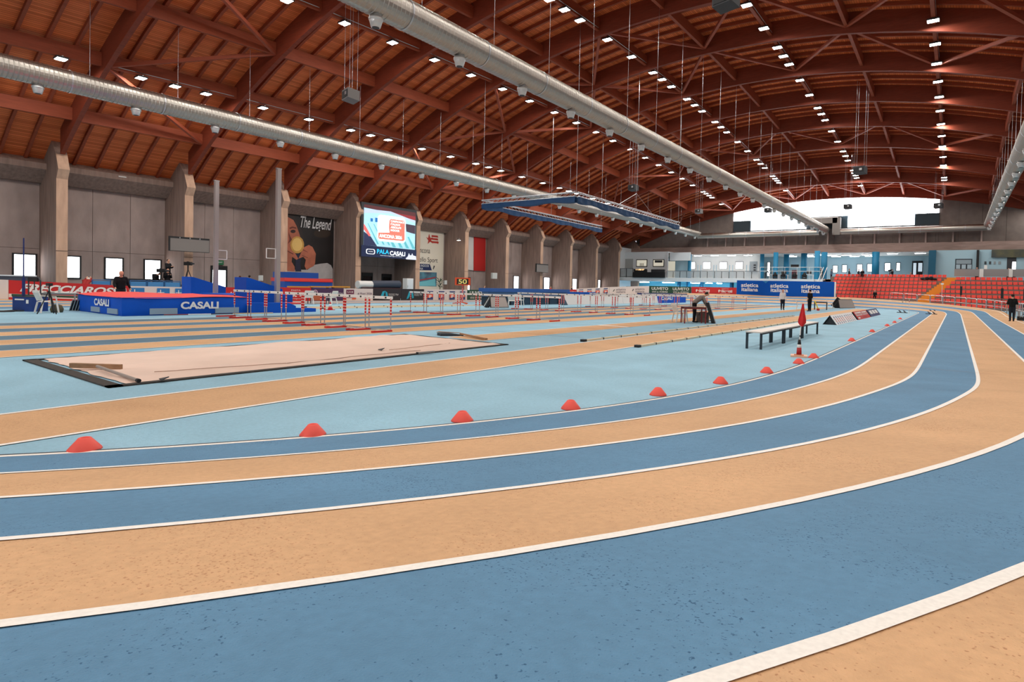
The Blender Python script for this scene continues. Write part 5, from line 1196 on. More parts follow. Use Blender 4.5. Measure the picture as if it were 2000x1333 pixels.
a, b = PX(795, 544, -43), PX(807, 566, -43); t = thing('steel_locker', 'white steel locker standing right of the rolled mat', 'locker', (-43, (a.y+b.y)/2, 0)); MB(t.location).bx(-43.6, -43, a.y, b.y, 0, a.z).build('body', M_WHT, t); MB(t.location).bx(-43, -42.98, a.y+.04, b.y-.04, .1, a.z-.1).build('door', M_GW, t); MB(t.location).bx(-42.98, -42.95, a.y+.08, a.y+.1, 1.0, 1.2).build('handle', M_STEEL, t)
p = PX(859, 566, -42.5); t = thing('potted_palm', 'small dark green potted plant before the cream poster', 'plant', (p.x, p.y, 0)); MB().lathe([(.2, 0), (.27, .45)], n=12).build('pot', M_DGR, t, True)
MB().tube((0, 0, .4), (0, 0, 1.5), .03, 6).build('stem', mat('stem', (70, 60, 40), .8), t)
for i in range(16):
    a = i*2.4; h = .9+.05*i; L = .5; q = Vector((math.cos(a)*L, math.sin(a)*L, h+.15+.02*i)); MB().prism([(0, 0, h), (q.x*.5-q.y*.12, q.y*.5+q.x*.12, h+.28), (q.x, q.y, q.z), (q.x*.5+q.y*.12, q.y*.5-q.x*.12, h+.26)], (0, 0, .012)).build('leaf', mat('leaf', (46, 66, 46), .7), t)
# distance display 50
p = PF(903, 594); t = thing('number_display', 'orange rotating number display showing 50 on a striped post', 'display', (p.x, p.y, 0), math.radians(-36))
for a in (.3, 2.4, 4.5): MB().bar((0, 0, .12), (.7*math.cos(a), .7*math.sin(a), .03), .07, .06).build('foot', mat('orange', (226, 84, 40), .55), t)
MB().tube((0, 0, .1), (0, 0, 1.35), .06, 8).build('post', M_STR, t)
for a in range(3):
    an = 2*math.pi*a/3-.2; c_, s_ = math.cos(an), math.sin(an); mb = MB(); mb.prism([(.3*c_-.55*-s_, .3*s_-.55*c_, 1.35), (.3*c_+.55*-s_, .3*s_+.55*c_, 1.35), (.3*c_+.55*-s_, .3*s_+.55*c_, 1.9), (.3*c_-.55*-s_, .3*s_-.55*c_, 1.9)], (-.1*c_, -.1*s_, 0)); mb.build('panel', MAT['orange'], t)
    q = Vector((.3*c_, .3*s_, 1.62)); r_ = Vector((-s_, c_, 0)); n_ = Vector((c_, s_, 0))
    MB().add([q+n_*.006-r_*.44-Vector((0, 0, .2)), q+n_*.006+r_*.44-Vector((0, 0, .2)), q+n_*.006+r_*.44+Vector((0, 0, .2)), q+n_*.006-r_*.44+Vector((0, 0, .2))], [(0, 1, 2, 3)]).build('face', M_BLK, t)
    text('50', (q+n_*.012, r_, (0, 0, 1)), .6, .34, mat('digit_yellow', (244, 226, 130), .5), t, (0, 0, 0), bold=.02)
# blue barrier, white barrier, second CASALI mat
p, q = PF(1018, 595.5), PF(1107, 596.5)
t = thing('blue_barrier', 'long blue padded barrier with dark teal skirt beyond the hurdles', 'barrier', (-26.3, 36, 0)); bo = t.location
ya_, yb2 = PX(953, 590, -26.6).y, PX(1106, 590, -26.6).y
MB(bo).bx(-27.2, -26.6, ya_, yb2, 0, .62).build('skirt', mat('teal_dark', (24, 56, 78), .7), t); MB(bo).bx(-27.3, -26.4, ya_-.2, yb2+.2, .95, 1.2).build('pad', mat('pad_blue', (30, 84, 156), .6), t); MB(bo).bx(-27.1, -26.5, ya_-.1, yb2, .62, .95).build('pad', mat('pad_slate', (74, 108, 146), .6), t)
for i in range(9): y = ya_+(yb2-ya_)*i/8; MB(bo).bx(-26.6, -26.55, y-.03, y+.03, 0, .62).build('post', M_BLK, t)
ya_, yb2 = PX(1100, 585, -26.8).y, PX(1174, 585, -26.8).y
t, s, x = board((-27.4, ya_, 0), (-27.4, yb2, 0), .45, 1.0, M_BBL, 'blue strip reading atletica italiana behind the white barrier', 'strip_banner')
for i in range(4): x('atletica italiana' if i % 2 else 'atletica', (i+.5)/4, .4, .2, .3, M_WHT)
t = thing('white_barrier', 'low white fabric barrier of several panels beyond the hurdles', 'barrier', (-25, 45, 0)); bo = t.location
ya_, yb2 = PX(1106, 590, -25).y, PX(1281, 590, -25.3).y
for i in range(9): a, b = ya_+(yb2-ya_)*i/9, ya_+(yb2-ya_)*(i+1)/9; MB(bo).prism([(-25.02, a+.02, .02), (-25.02, b-.02, .02), (-25.2, b-.02, .78), (-25.2, a+.02, .78)], (-.03, 0, 0)).build('panel', mat('barrier_white', (222, 216, 212), .7), t)
MB(bo).prism([(-24.9, ya_-.3, 0), (-24.9, ya_+.1, 0), (-25.3, ya_+.02, .75), (-25.3, ya_-.25, .75)], (-.4, 0, 0)).build('end_frame', mat('teal_dark', (24, 56, 78), .7), t)
a, b = PX(1289, 592, -25), PX(1346, 592, -24.6); t = thing('blue_mat', 'blue landing mat with white CASALI lettering far beyond the hurdles', 'mat', (-25, (a.y+b.y)/2, 0))
MB(t.location).bx(-27.5, -25, a.y, b.y, 0, .85).build('body', M_MATB, t); MB(t.location).bx(-27.6, -24.9, a.y-.1, b.y+.1, .85, .98).build('top_cover', M_NAVY, t); L = b.y-a.y; text('CASALI', ((-24.97, a.y+L*.24, .48), (0, 1, 0), (0, 0, 1)), L*.42, .34, M_WHT, t, t.location, bold=.04)
p = PF(992, 597); chair(1000, 600, .6, 'white plastic armchair just right of the grey display board'); chair(1014, 598, .3, 'white plastic armchair before the blue barrier, right of its neighbour')
chair(602, 594.5, 1.2, 'white plastic armchair behind the hurdles, left of two by the purple board'); chair(646, 594.5, 1.9, 'white plastic armchair behind the hurdles, right of two by the purple board')
p = PF(622, 593.5); t = thing('crate_table', 'small table with orange front between the two white chairs', 'table', (p.x, p.y, 0), .7); MB().bx(-.6, .6, -.3, .3, .62, .66).build('table_top', M_WHT, t); MB().bx(-.35, .3, -.31, -.29, .2, .6).build('front', mat('orange_dull', (196, 96, 56), .6), t)
for x in (-.55, .55):
    for y in (-.25, .25): MB().bx(x-.02, x+.02, y-.02, y+.02, 0, .62).build('leg', M_DGR, t)
p = PF(645, 606); t = thing('traffic_cone', 'small red and white traffic cone between the hurdle posts', 'cone', (p.x, p.y, 0)); MB().bx(-.16, .16, -.16, .16, 0, .03).build('foot', M_RED, t); MB().lathe([(.12, .03), (.08, .17)], n=12).build('band', M_RED, t, True); MB().lathe([(.08, .17), (.05, .3)], n=12).build('band', M_WHT, t, True); MB().lathe([(.05, .3), (.02, .4)], n=12).build('band', M_RED, t, True)
# pale blue fence panels behind the boards, left
for i, (a, b) in enumerate(((180, 216), (254, 286), (288, 320), (322, 352))):
    X = -38.6; p, q = PX(a, 560, X), PX(b, 560, X); t = thing('barrier_panel', 'light blue crowd barrier panel behind the boards, %s from the left' % nth(i), 'barrier', (X, (p.y+q.y)/2, 0), 0, 'light blue barriers')
    MB(t.location).bx(X-.03, X, p.y, q.y, .2, 1.12).build('panel', mat('barrier_blue', (70, 140, 200), .6), t); MB(t.location).path([(X, p.y, 0), (X, p.y, 1.18), (X, q.y, 1.18), (X, q.y, 0)], .025, 6).build('frame', mat('barrier_frame', (40, 96, 150), .5), t)
X = -40.5; p, q = PX(0, 540, X), PX(72, 540, X); t = thing('press_desk', 'long dark desk front behind the white and red boards at the far left', 'desk', (X, (p.y+q.y)/2, 0)); zt = PX(30, 537.5, X).z; MB(t.location).bx(X-.7, X, p.y-4, q.y, zt-.06, zt).build('desk_top', M_GW, t); MB(t.location).bx(X-.05, X-.02, p.y-4, q.y, .3, zt-.06).build('front', mat('desk_slate', (62, 68, 80), .6), t)
for i in range(3): y = p.y+(q.y-p.y)*i/2; MB(t.location).bx(X-.6, X-.55, y-.03, y+.03, 0, zt-.06).build('leg', M_DGR, t)
# ================================================================== STAND WITH RED SEATS
M_SEAT = mat('seat_red', (222, 62, 46), .5); M_STEP = mat('stand_concrete', (132, 112, 104), .85); M_AISLE = mat('aisle_ochre', (222, 142, 44), .7)
st_me = MB().prism([(-.19, -.2, 0), (.19, -.2, 0), (.2, .16, .03), (-.2, .16, .03)], (0, 0, .05)).prism([(-.2, .12, .05), (.2, .12, .05), (.2, .2, .35), (-.2, .2, .35)], (0, .04, 0)).prism([(-.2, -.19, .05), (-.17, -.19, .05), (-.17, .16, .1), (-.2, .16, .1)], (0, 0, .02)).prism([(.17, -.19, .05), (.2, -.19, .05), (.2, .16, .1), (.17, .16, .1)], (0, 0, .02)).mesh('stadium_seat', M_SEAT)
NSEAT = [0]; REST = MB()
def block(Yf, zf, rows, dy, dz, xl, xr, pitch, side):
    """rows of tip-up seats on concrete steps; xl/xr give the ends of each row"""
    for r in range(rows):
        Y, Z = Yf+dy*r, zf+dz*r
        MB(ST.location).bx(xl(r)-.3, xr(r)+.3, Y-.35, Y+dy-.35 if r < rows-1 else Y+.6, 0 if r == 0 else Z-dz-.42, Z-.2).build('step', M_STEP, ST)
        n = int((xr(r)-xl(r))/pitch)
        for i in range(n+1):
            x = xl(r)+pitch*i if side == 'right' else xr(r)-pitch*i
            if PY_in(x, Y, Z) and NSEAT[0] < 300:
                o = D.objects.new('stadium_seat', st_me); C.objects.link(o); o.location = (x, Y, Z-.2); NSEAT[0] += 1
                tag(o, 'red plastic seat in the %s block, %s row up, %s from the ochre steps' % (side, nth(r), nth(i)), 'seat', 'red stand seats')
            else:
                for f in st_me.polygons: pass
                k = len(REST.v); REST.v += [v.co+Vector((x, Y, Z-.2)) for v in st_me.vertices]; REST.f += [tuple(k+j for j in p.vertices) for p in st_me.polygons]
def proj(p):
    q = Vector(p)-O; z = q.dot(CF); return CX+FPX*q.dot(CR)/z, CY-FPX*q.dot(CU)/z
def PY_in(x, y, z):
    u, v = proj((x, y, z)); return 1630 < u < 2000
ST = struct(MB((-3, 78, 0)).bx(PY(1634, 575, 83.6).x, 19.2, 83.2, 83.5, 0, 3.2).build('floor_stand', M_STEP))
# left block: rows measured from the photo
yl = [580.5, 573.5, 566, 559, 552.5, 545.5, 538.5]; Yf, dy = 78.4, .78
zl0, zl6 = PY(1740, yl[0], Yf).z, PY(1740, yl[6], Yf+dy*6).z; dzl = (zl6-zl0)/6
endx = lambda r: PY(1786+9.6*r, 560, Yf+dy*r).x
block(Yf, zl0, 7, dy, dzl, lambda r: PY(1633-1.2*min(r, 3) if r < 5 else 1628, 560, Yf+dy*r).x, endx, .475, 'left')
Yq = 76.2; yr_ = [597, 587.5, 578, 569, 560.5, 552.5, 544]
zr0, zr6 = PY(1890, yr_[0], Yq).z, PY(1890, yr_[6], Yq+dy*6).z; dzr = (zr6-zr0)/6
block(Yq, zr0, 7, dy, dzr, lambda r: PY(1806+9.6*r, 560, Yq+dy*r).x+.35, lambda r: 15.0, .475, 'right')
if REST.v:
    o = REST.build('more_stadium_seats', M_SEAT, ST); o['kind'] = 'stuff'
# ochre stairs between the blocks
for r in range(14):
    Y = Yf-.9+dy*r/2; Z = zl0-.2+dzl*(r-1)/2; xa_ = PY(1788+4.8*r, 560, Y).x
    MB(ST.location).bx(xa_-.1, xa_+1.5, Y, Y+1.2, max(0, Z-1.5), Z).build('stair_step', M_AISLE, ST)
xa_ = PY(1612, 545, 84.2).x
for r in range(5): MB(ST.location).bx(xa_, PY(1633, 545, 84.2).x, 82.0+.5*r, 86, 1.6, 2.0+.33*r).build('stair_step', M_AISLE, ST)
# ================================================================== GUARD RAIL round the outside of the bend, right
GR = thing('guard_rail', 'galvanised tubular guard rail of looped sections round the outside of the right bend', 'railing', (3.6, 60, 0)); go = GR.location
gp = []
for l in LOOP[::-1]:
    w_ = TP(l, 6.1)
    if 47 < l[1] and l[0] > -9.5: gp.append((w_, l))
prev = None; acc = []
for w_, l in gp:
    if prev is None or (w_-prev).length > 1.3: acc.append(w_); prev = w_
for a, b in zip(acc[:-1], acc[1:]):
    up = Vector((0, 0, 1)); za = max(0, a.z-.3); b2 = a.lerp(b, .94); A = Vector((a.x, a.y, za)); B = Vector((b2.x, b2.y, max(0, b.z-.3)))
    mb = MB(go).path([A, A+up*.95, A+up*1.05+(B-A)*.06, B+up*1.05-(B-A)*.06, B+up*.95, B], .032, 6).tube(A+up*.55, B+up*.55, .026, 6); mb.build('rail_section', M_STEEL, GR)
for i, t_ in enumerate((.25, .52, .72)):
    p = acc[int(len(acc)*t_)]; q = p+Vector((.5, .3, 0)); t = thing('speaker_column', 'slim black column loudspeaker on a stand behind the guard rail, %s' % ('left', 'middle', 'right')[i], 'loudspeaker', (q.x, q.y, max(0, q.z-.3)), 0, 'column loudspeakers')
    MB().tube((0, 0, 0), (0, 0, 1.3), .025, 6).build('pole', M_BLK, t); MB().bx(-.09, .09, -.1, .1, 1.25, 2.1).build('column', M_BLK, t)
    for a in (0, 2.1, 4.2): MB().tube((0, 0, .3), (.35*math.cos(a), .35*math.sin(a), 0), .015, 5).build('leg', M_BLK, t)
p = PY(1839, 590, 76.5); t = thing('lamp_post', 'thin pale pole with a small white head at the foot of the ochre steps', 'post', (p.x, 76.5, .8)); zt = PY(1839, 554.5, 76.5).z; MB((0, 0, .8)).tube((0, 0, .8), (0, 0, zt), .03, 6).build('pole', M_BTOP, t); MB((0, 0, .8)).bx(-.14, .14, -.05, .05, zt-.1, zt+.06).build('head', M_WHT, t)
# stage lights on the gallery ledge
for i, px in enumerate((1514, 1530, 1552, 1571.5)):
    X = gx(px, YG-.25); t = thing('stage_light', 'black moving-head stage light on the gallery ledge, %s from the left' % nth(i), 'stage light', (X, YG-.25, 3.3), 0, 'stage lights')
    MB().bx(-.3, .3, -.15, .15, 0, .2).build('base', M_BLK, t); MB().bx(-.33, -.25, -.08, .08, .2, .6).bx(.25, .33, -.08, .08, .2, .6).build('yoke', M_BLK, t); MB().lathe([(.2, .25), (.26, .4), (.2, .75), (.08, .95)], n=12).build('head', M_BLK, t, True)
# ================================================================== PEOPLE
def cap(mb, a, b, ra, rb, n=10):
    a, b = Vector(a), Vector(b); mb.ball(a, ra, n, 6); mb.ball(b, rb, n, 6)
    if (b-a).length > 1e-4: mb.tube(a, b, ra, n, rb)
BASE = dict(ank=(.05, 0, .045), kne=(.055, .01, .27), hip=(.052, 0, .5), pel=(0, 0, .53), wai=(0, 0, .6), che=(0, 0, .73), nec=(0, .0, .83), hea=(0, .012, .925), sho=(.1, 0, .795), elb=(.125, -.015, .63), wri=(.125, .04, .49), toe=(.06, .085, .02))
def person(label, loc, rz, H=1.64, top=(30, 30, 34), legs=(30, 30, 36), hair=(50, 36, 28), pose=None, sleeves=True, vox=.026, bald=False, long=False, shoes=(28, 28, 30), held=None, group=None, skirtless=False):
    """pose: overrides of joints; 'X' for both sides, 'XL'/'XR' for one"""
    J = {}
    for k_, v in BASE.items():
        if k_ in ('pel', 'wai', 'che', 'nec', 'hea'): J[k_] = Vector(v)
        else: J[k_+'R'] = Vector(v); J[k_+'L'] = Vector((-v[0], v[1], v[2]))
    for k_, v in (pose or {}).items():
        if k_ in J: J[k_] = Vector(v)
        else: J[k_+'R'] = Vector(v); J[k_+'L'] = Vector((-v[0], v[1], v[2]))
    for k_ in J: J[k_] = J[k_]*H
    t = thing('person', label, 'person', loc, rz, group)
    B, SH, TR_, HR, SO = MB(), MB(), MB(), MB(), MB()
    h = H
    up = (J['hea']-J['nec']).normalized()
    cap(B, J['hea']-up*.012*h, J['hea']+up*.018*h, .05*h, .052*h); cap(B, J['nec']-up*.03*h, J['hea'], .034*h, .036*h)
    f_ = Vector((0, 1, 0)); cap(B, J['hea']+f_*.05*h-up*.012*h, J['hea']+f_*.056*h-up*.02*h, .009*h, .011*h)      # nose
    cap(B, J['hea']-up*.045*h+f_*.022*h, J['hea']-up*.05*h+f_*.028*h, .026*h, .022*h)                            # chin
    if not bald: cap(HR, J['hea']+up*.022*h-f_*.012*h, J['hea']+up*.012*h-f_*.024*h, .055*h, .05*h)
    else: cap(HR, J['hea']-up*.0*h-f_*.022*h, J['hea']-up*.015*h-f_*.024*h, .047*h, .044*h)
    if long: cap(HR, J['hea']-f_*.03*h, J['hea']-f_*.05*h-up*.13*h, .046*h, .03*h)
    for s_ in 'LR':
        sx = 1 if s_ == 'R' else -1
        a, b, c = J['sho'+s_], J['elb'+s_], J['wri'+s_]
        cap(B, a, b, .032*h, .026*h); cap(B, b, c, .025*h, .018*h)
        d = (c-b).normalized(); pm_ = c+d*.03*h; cap(B, c, pm_, .018*h, .02*h, 8)
        sd = d.cross(f_); sd = sd.normalized() if sd.length > .1 else Vector((1, 0, 0))
        for q in range(4): o_ = sd*(q-1.5)*.011*h; cap(B, pm_+o_, pm_+o_+d*(.034-.005*abs(q-1.4))*h+f_*.01*h, .0075*h, .006*h, 6)
        cap(B, c+d*.012*h, c+d*.035*h+f_*.028*h, .009*h, .007*h, 6)
        cap(SH, a, b, .042*h, .035*h)
        if sleeves: cap(SH, b, c-d*.01*h, .035*h, .027*h)
        p = J['hip'+s_]; q = J['kne'+s_]; r = J['ank'+s_]
        cap(B, p, q, .05*h, .036*h); cap(B, q, r, .034*h, .022*h)
        cap(TR_, p, q, .058*h, .044*h); cap(TR_, q, r+(q-r).normalized()*.02*h, .043*h, .034*h)
        cap(SO, r-Vector((0, .02*h, .018*h)), J['toe'+s_], .026*h, .022*h); cap(B, r, J['toe'+s_], .02*h, .016*h)
        pel, che = J['pel'], J['che']
        lat = (J['shoR']-J['shoL']).normalized()*sx
        cap(B, che+lat*.048*h, J['wai']+lat*.036*h, .058*h, .052*h); cap(B, J['wai']+lat*.036*h, pel+lat*.036*h, .052*h, .056*h); cap(B, a, J['nec']-up*.012*h, .036*h, .034*h)
        cap(SH, che+lat*.05*h, J['wai']+lat*.038*h, .068*h, .062*h); cap(SH, J['wai']+lat*.038*h, pel+lat*.038*h, .062*h, .066*h); cap(SH, a, J['nec']-up*.02*h, .046*h, .038*h)
        cap(TR_, pel+lat*.03*h, p, .062*h, .06*h)
    for nm, mb, cc in (('body', B, None), ('shirt', SH, top), ('trousers', TR_, legs), ('hair', HR, hair), ('shoes', SO, shoes)):
        mm = M_SKIN if cc is None else mat('cloth_%d_%d_%d' % cc, cc, .8, spec=.2)
        tmp = D.objects.new('tmp', mb.mesh('tmp', mm)); C.objects.link(tmp)
        md = tmp.modifiers.new('r', 'REMESH'); md.mode = 'VOXEL'; md.voxel_size = vox if nm != 'body' else vox*.8; md.use_smooth_shade = True
        s2 = tmp.modifiers.new('s', 'SMOOTH'); s2.factor = .5; s2.iterations = 2
        fin = D.objects.new(nm, D.meshes.new(nm)); C.objects.link(fin); fin.parent = t
        REM.append((tmp, fin, mm))
    return t
def face(p, dx, dy): return math.atan2(-dx, dy)      # heading: local +Y towards (dx, dy)
SIT = dict(hip=(.055, 0, .27), pel=(0, 0, .29), wai=(0, -.01, .36), che=(0, -.005, .49), nec=(0, .01, .59), hea=(0, .03, .685), sho=(.1, 0, .555), elb=(.13, .02, .4), wri=(.08, .14, .33), kne=(.07, .22, .28), ank=(.07, .22, .05), toe=(.07, .3, .02))
LEAN = dict(pel=(0, 0, .52), wai=(0, .06, .58), che=(0, .17, .66), nec=(0, .25, .71), hea=(0, .33, .74), sho=(.1, .21, .68), elb=(.13, .25, .52), wri=(.09, .33, .43))
# bending man at the judge table
p = PF(1357, 630.5)
person('person in grey hoodie and black trousers bending over the judge table', (p.x-.1, p.y+.15, 0), math.radians(-62), 1.64, (132, 122, 116), (24, 24, 28), (40, 32, 28), dict(LEAN, hea=(0, .32, .76), elb=(.13, .27, .55), wri=(.08, .33, .44)), vox=.018)
p = PF(1528, 606); person('person in white shirt and dark trousers standing before the blue banner', (p.x, p.y, 0), math.radians(-150), 1.66, (226, 222, 222), (32, 34, 46), (150, 140, 130), dict(wri=(.14, .03, .48)), vox=.022)
p = PF(1581, 608.5); person('person in black shirt and trousers standing beside the white plastic chairs', (p.x, p.y, 0), math.radians(60), 1.68, (26, 26, 30), (26, 26, 30), (40, 30, 26), dict(wriR=(.12, .09, .52)), sleeves=False, vox=.022)
p = PF(1976, 628); person('person in black T-shirt and dark jeans seen from behind at the right edge', (p.x, p.y, 0), math.radians(10), 1.64, (24, 26, 26), (36, 42, 52), (44, 30, 26), dict(elb=(.15, 0, .64), wri=(.16, .05, .5)), sleeves=False, vox=.022)
p = PF(1993, 624); person('person in dark jacket half hidden at the right picture edge', (p.x+.5, p.y+2.0, 0), math.radians(150), 1.55, (34, 34, 40), (40, 40, 46), (190, 170, 150), vox=.026)
p = PX(236, 560, -29.6); person('bald person in black long-sleeved top walking behind the high jump mat', (p.x, p.y, 0), math.radians(-95), 1.66, (22, 22, 26), (40, 42, 46), (90, 70, 58), dict(elbL=(-.16, -.05, .66), wriL=(-.2, -.02, .54), elbR=(.15, .05, .65), wriR=(.15, .15, .56), hea=(0, .03, .92)), bald=True, vox=.024)
p = PX(166, 560, -39.6); person('grey-haired person in red shirt leaning down behind the red board', (p.x, p.y, .0), math.radians(60), 1.62, (150, 44, 42), (50, 50, 60), (200, 196, 190), dict(LEAN, elb=(.12, .33, .66), wri=(.06, .38, .78)), vox=.026)
# camera crew on a low platform
pl = PX(338, 552, -41.5); cz = PX(338, 556, -41.5).z
pf = thing('camera_platform', 'dark camera platform behind the light blue barriers', 'platform', (-41.5, pl.y, 0)); MB().bx(-1.0, .8, -1.6, 1.2, cz-.12, cz).build('deck', M_DGR, pf)
for x in (-.9, .7):
    for y in (-1.5, 1.0): MB().bx(x-.05, x+.05, y-.05, y+.05, 0, cz-.12).build('leg', M_BLK, pf)
person('camera operator in black standing at a tripod camera before the second column', (-41.6, pl.y-.25, cz), math.radians(-60), 1.62, (26, 26, 30), (30, 30, 34), (36, 28, 26), dict(elb=(.13, .05, .66), wri=(.06, .17, .7)), vox=.026)
person('seated camera operator in black cap crouching left of the standing one', (-41.2, PX(327, 552, -41.2).y, cz-.2), math.radians(-90), 1.6, (28, 28, 32), (28, 28, 34), (30, 26, 26), dict(SIT, wri=(.05, .16, .5)), vox=.026)
person('crew member in black sitting bent over at the left of the camera platform', (-41.4, PX(303, 552, -41.4).y, cz-.3), math.radians(-60), 1.6, (24, 24, 28), (24, 24, 28), (30, 26, 26), dict(SIT, nec=(0, .12, .56), hea=(0, .2, .6), che=(0, .05, .48)), vox=.03)
def tvcam(loc, rz, h, label):
    t = thing('tv_camera', label, 'camera', loc, rz)
    for a in (.5, 2.6, 4.7): MB().tube((.35*math.cos(a), .35*math.sin(a), 0), (0, 0, h-.25), .025, 6).build('leg', M_BLK, t)
    MB().tube((0, 0, h-.35), (0, 0, h), .04, 8).build('head', M_BLK, t); MB().bx(-.09, .09, -.25, .25, h, h+.22).build('body', M_BLK, t); MB().tube((0, .25, h+.11), (0, .45, h+.11), .06, 10).build('lens', M_DGR, t); MB().bx(-.2, -.09, -.2, -.12, h+.12, h+.26).build('viewfinder', M_BLK, t)
tvcam((-40.75, pl.y+.55, cz), -1.2, 1.25, 'black tripod TV camera beside the standing operator'); tvcam((-40.8, PX(315, 552, -40.8).y, cz-.3), -1.0, 1.05, 'lower black TV camera in front of the seated crew')
p = PX(266, 552, -40.8); t = thing('monitor_case', 'black flight case with monitor left of the camera crew', 'case', (-40.8, p.y, 0)); MB().bx(-.4, .4, -.8, .6, 0, PX(279, 545, -40.8).z).build('case', M_BLK, t); MB().bx(-.42, .42, -.82, .62, .5, .56).build('edge_trim', M_STEEL, t)
p = PX(468.5, 560, -44); person('long-haired person in dark brown coat standing behind the red felicetti board', (-44, p.y, 0), math.radians(60), 1.66, (48, 36, 32), (30, 28, 30), (84, 48, 34), long=True, vox=.026)
p = PX(487, 560, -42.5); person('person hidden behind the tall blue wedge, only hair showing', (-42.5, p.y, .05), 1.0, 1.66, (40, 40, 44), (30, 30, 34), (40, 30, 28), vox=.03)
p = PX(946, 575, -39.9); person('steward in black and yellow vest behind the green board', (-39.9, p.y, 0), math.radians(-80), 1.35, (44, 46, 40), (30, 30, 34), (60, 46, 36), vox=.03)
p = PX(1075, 575, -39.2); person('person in red jacket behind the blue barrier near the far windows', (-39.2, p.y, 0), math.radians(-100), 1.45, (190, 50, 50), (40, 40, 46), (50, 40, 34), vox=.03)
p = PX(1117, 570, -38.5); person('person in dark top behind the distant red board, left of two heads', (-38.5, p.y, 0), -1.2, 1.6, (30, 28, 32), (30, 30, 34), (40, 26, 24), vox=.03)
p = PX(1170, 570, -38.5); person('person in dark top near the last left window', (-38.5, p.y, 0), -1.2, 1.5, (36, 34, 38), (30, 30, 34), (40, 30, 26), vox=.03)
# people up on the gallery and in the stand
def gp_(px, Y, label, z=3.3, rz=math.pi, H=1.62, **kw): person(label, (gx(px, Y), Y, z), rz, H, vox=.035, **kw)
gp_(1624, 90, 'person in grey-blue shirt standing by the left window above the stand', top=(96, 112, 134), legs=(36, 40, 54), rz=1.2)
gp_(1658.5, 90, 'person in dark coat with phone standing between two windows above the stand', top=(30, 44, 48), legs=(70, 76, 84), rz=-1.4, pose=dict(wri=(.08, .14, .62)), H=1.7)
gp_(1677, 89, 'person with a dark backpack before the third window above the stand', top=(52, 56, 62), legs=(50, 50, 56), rz=-1.0)
gp_(1684.5, Yf+dy*6, 'person in black sitting in the top seat row, left part', z=zl0+dzl*6-.35, top=(28, 24, 30), legs=(24, 24, 30), pose=dict(SIT), H=1.55)
gp_(1743, 89.3, 'camera operator in dark clothes behind a tripod on the gallery', top=(36, 38, 44), legs=(34, 36, 42), rz=2.2, pose=dict(elb=(.13, .05, .66), wri=(.06, .17, .7)))
gp_(1761, 86.2, 'person in dark red jacket sitting among bags above the stand', z=2.9, top=(84, 44, 52), legs=(40, 34, 40), pose=SIT)
gp_(1779, 86.6, 'person in patterned dark jumper sitting by the dark door above the stand', z=3.1, top=(52, 50, 52), legs=(26, 26, 30), pose=dict(SIT), H=1.7)
gp_(1709+38, Yf, 'person in black sitting in the lowest seat row', z=zl0-.5, top=(26, 26, 30), legs=(24, 24, 30), pose=SIT, H=1.4) if False else None
p = PY(1708.5, 583, Yf-.6); person('person in black sitting on the lowest step of the left seat block', (p.x, Yf-.5, p.z-.15), math.pi, 1.5, (24, 26, 28), (24, 24, 28), (36, 30, 26), dict(SIT), vox=.03)
gp_(1495, 85.5, 'person in grey bending over by the white handrail of the gallery', top=(72, 84, 92), legs=(50, 56, 64), rz=-1.4, pose=LEAN)
gp_(1605, 85, 'person in dark clothes leaning on the white stair rail', top=(34, 38, 46), legs=(30, 32, 40), rz=2.4, pose=dict(nec=(0, .08, .82), hea=(0, .12, .9), che=(0, .05, .73)))
gp_(1611, 83.2, 'person crouching in black at the top of the ochre side steps', z=2.4, top=(30, 30, 34), legs=(30, 30, 34), pose=SIT, H=1.3)
gp_(1908, 85, 'person in dark clothes standing beside the black booth post', top=(24, 26, 36), legs=(26, 28, 36), H=1.7)
gp_(1970, 85.2, 'person seated behind the booth parapet before the bright doorway', top=(20, 20, 24), legs=(26, 28, 36), H=1.6)
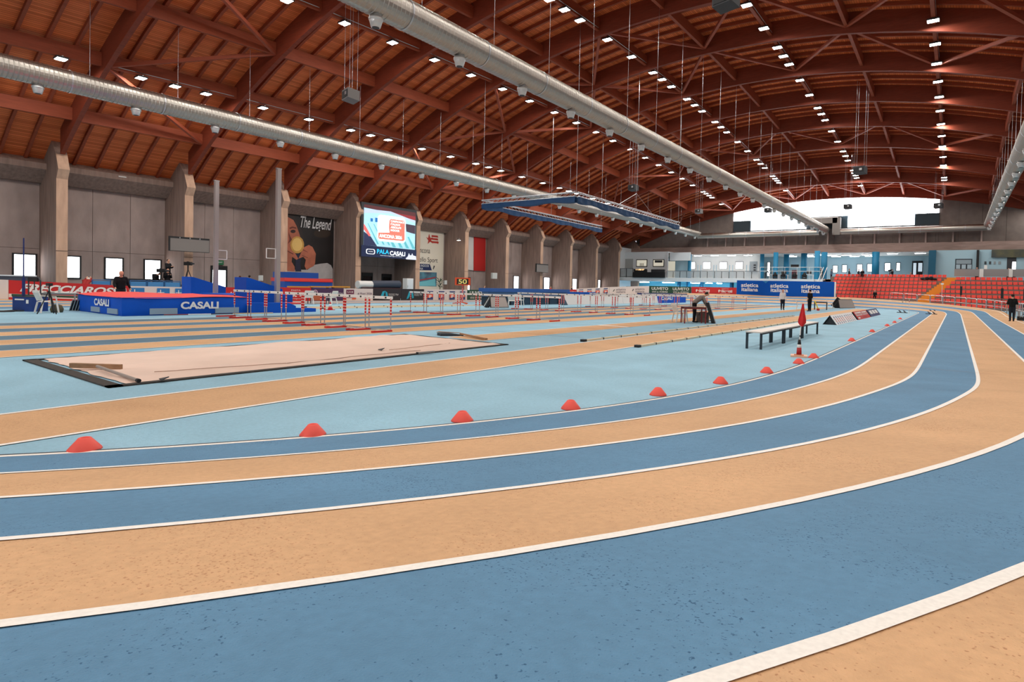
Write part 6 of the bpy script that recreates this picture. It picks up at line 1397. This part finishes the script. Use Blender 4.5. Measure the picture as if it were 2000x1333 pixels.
for i, (a, h) in enumerate(((1803, .5), (1811, .7), (1819, .8), (1826, .45))):
    Y = Yf+dy*5.2; t = thing('coat_bundle', 'dark coat bundle thrown over the upper seats beside the ochre steps, %s of four' % nth(i), 'clothes', (gx(a, Y), Y, zl0+dzl*5-.1), i*.8, 'coats on seats')
    MB().ball((0, 0, h*.3), .28, 10, 6, (1, .8, h)).build('coat', mat('coat_dark', (26, 26, 32), .9, noise=.4, nscale=6), t, True); MB().ball((.2, -.1, h*.15), .16, 8, 5, (1, .8, .7)).build('sleeve', M_DGR, t, True)
X = gx(1736, 89.6); tvcam((gx(1738, 88.6), 88.6, 3.3), 2.8, 1.3, 'tripod camera on the gallery before the fifth window')
# gallery desks and monitors
for i, (px, Y, t_) in enumerate(((1512, 88.5, 'behind the first stage light'), (1531, 89, 'behind the second stage light'), (1580, 88, 'near the big front column'))):
    X = gx(px, Y); t = thing('gallery_desk', 'white desk with dark monitor on the gallery '+t_, 'desk', (X, Y, 3.3)); MB().bx(-.7, .7, -.35, .35, .7, .75).build('desk_top', M_WHT, t)
    for x in (-.6, .6): MB().bx(x-.03, x+.03, -.3, .3, 0, .7).build('leg', M_GW, t)
    MB().bx(-.35, .35, 0, .05, .85, 1.3).build('monitor', M_DGR, t)
X = gx(1552, 90); t = thing('roll_up_stand', 'dark red roll-up stand on the gallery between stage lights', 'stand', (X, 90, 3.3)); MB().bx(-.4, .4, 0, .03, .1, 1.5).build('banner', mat('wine', (112, 52, 66), .7), t); MB().bx(-.45, .45, -.1, .12, 0, .1).build('foot', M_DGR, t); MB().bx(-.55, .55, -.05, .2, 1.9, 2.3).build('sign_head', M_BLK, t)
# crates and low table at the right picture edge
p = PF(1990, 622); t = thing('steel_table', 'steel-legged work table behind the person at the right edge', 'table', (p.x+.6, p.y+1, 0)); MB().bx(-.6, .6, -.4, .4, .62, .66).build('table_top', M_STEEL, t)
for x in (-.55, .55):
    for y in (-.35, .35): MB().tube((x, y, 0), (x, y, .62), .03, 6).build('leg', M_STEEL, t)
for i in range(3):
    p = PF(1988+4*i, 627-i); t = thing('black_case', 'small black equipment case on the floor at the right edge, %s of three' % nth(i), 'case', (p.x+.2+.5*i, p.y+.6, 0), i*.5, 'black cases'); MB().bx(-.2, .2, -.15, .15, 0, .26).build('box', M_BLK, t); MB().path([(-.08, -.16, .2), (-.05, -.2, .24), (.05, -.2, .24), (.08, -.16, .2)], .012, 5).build('handle', M_STEEL, t)
finish()
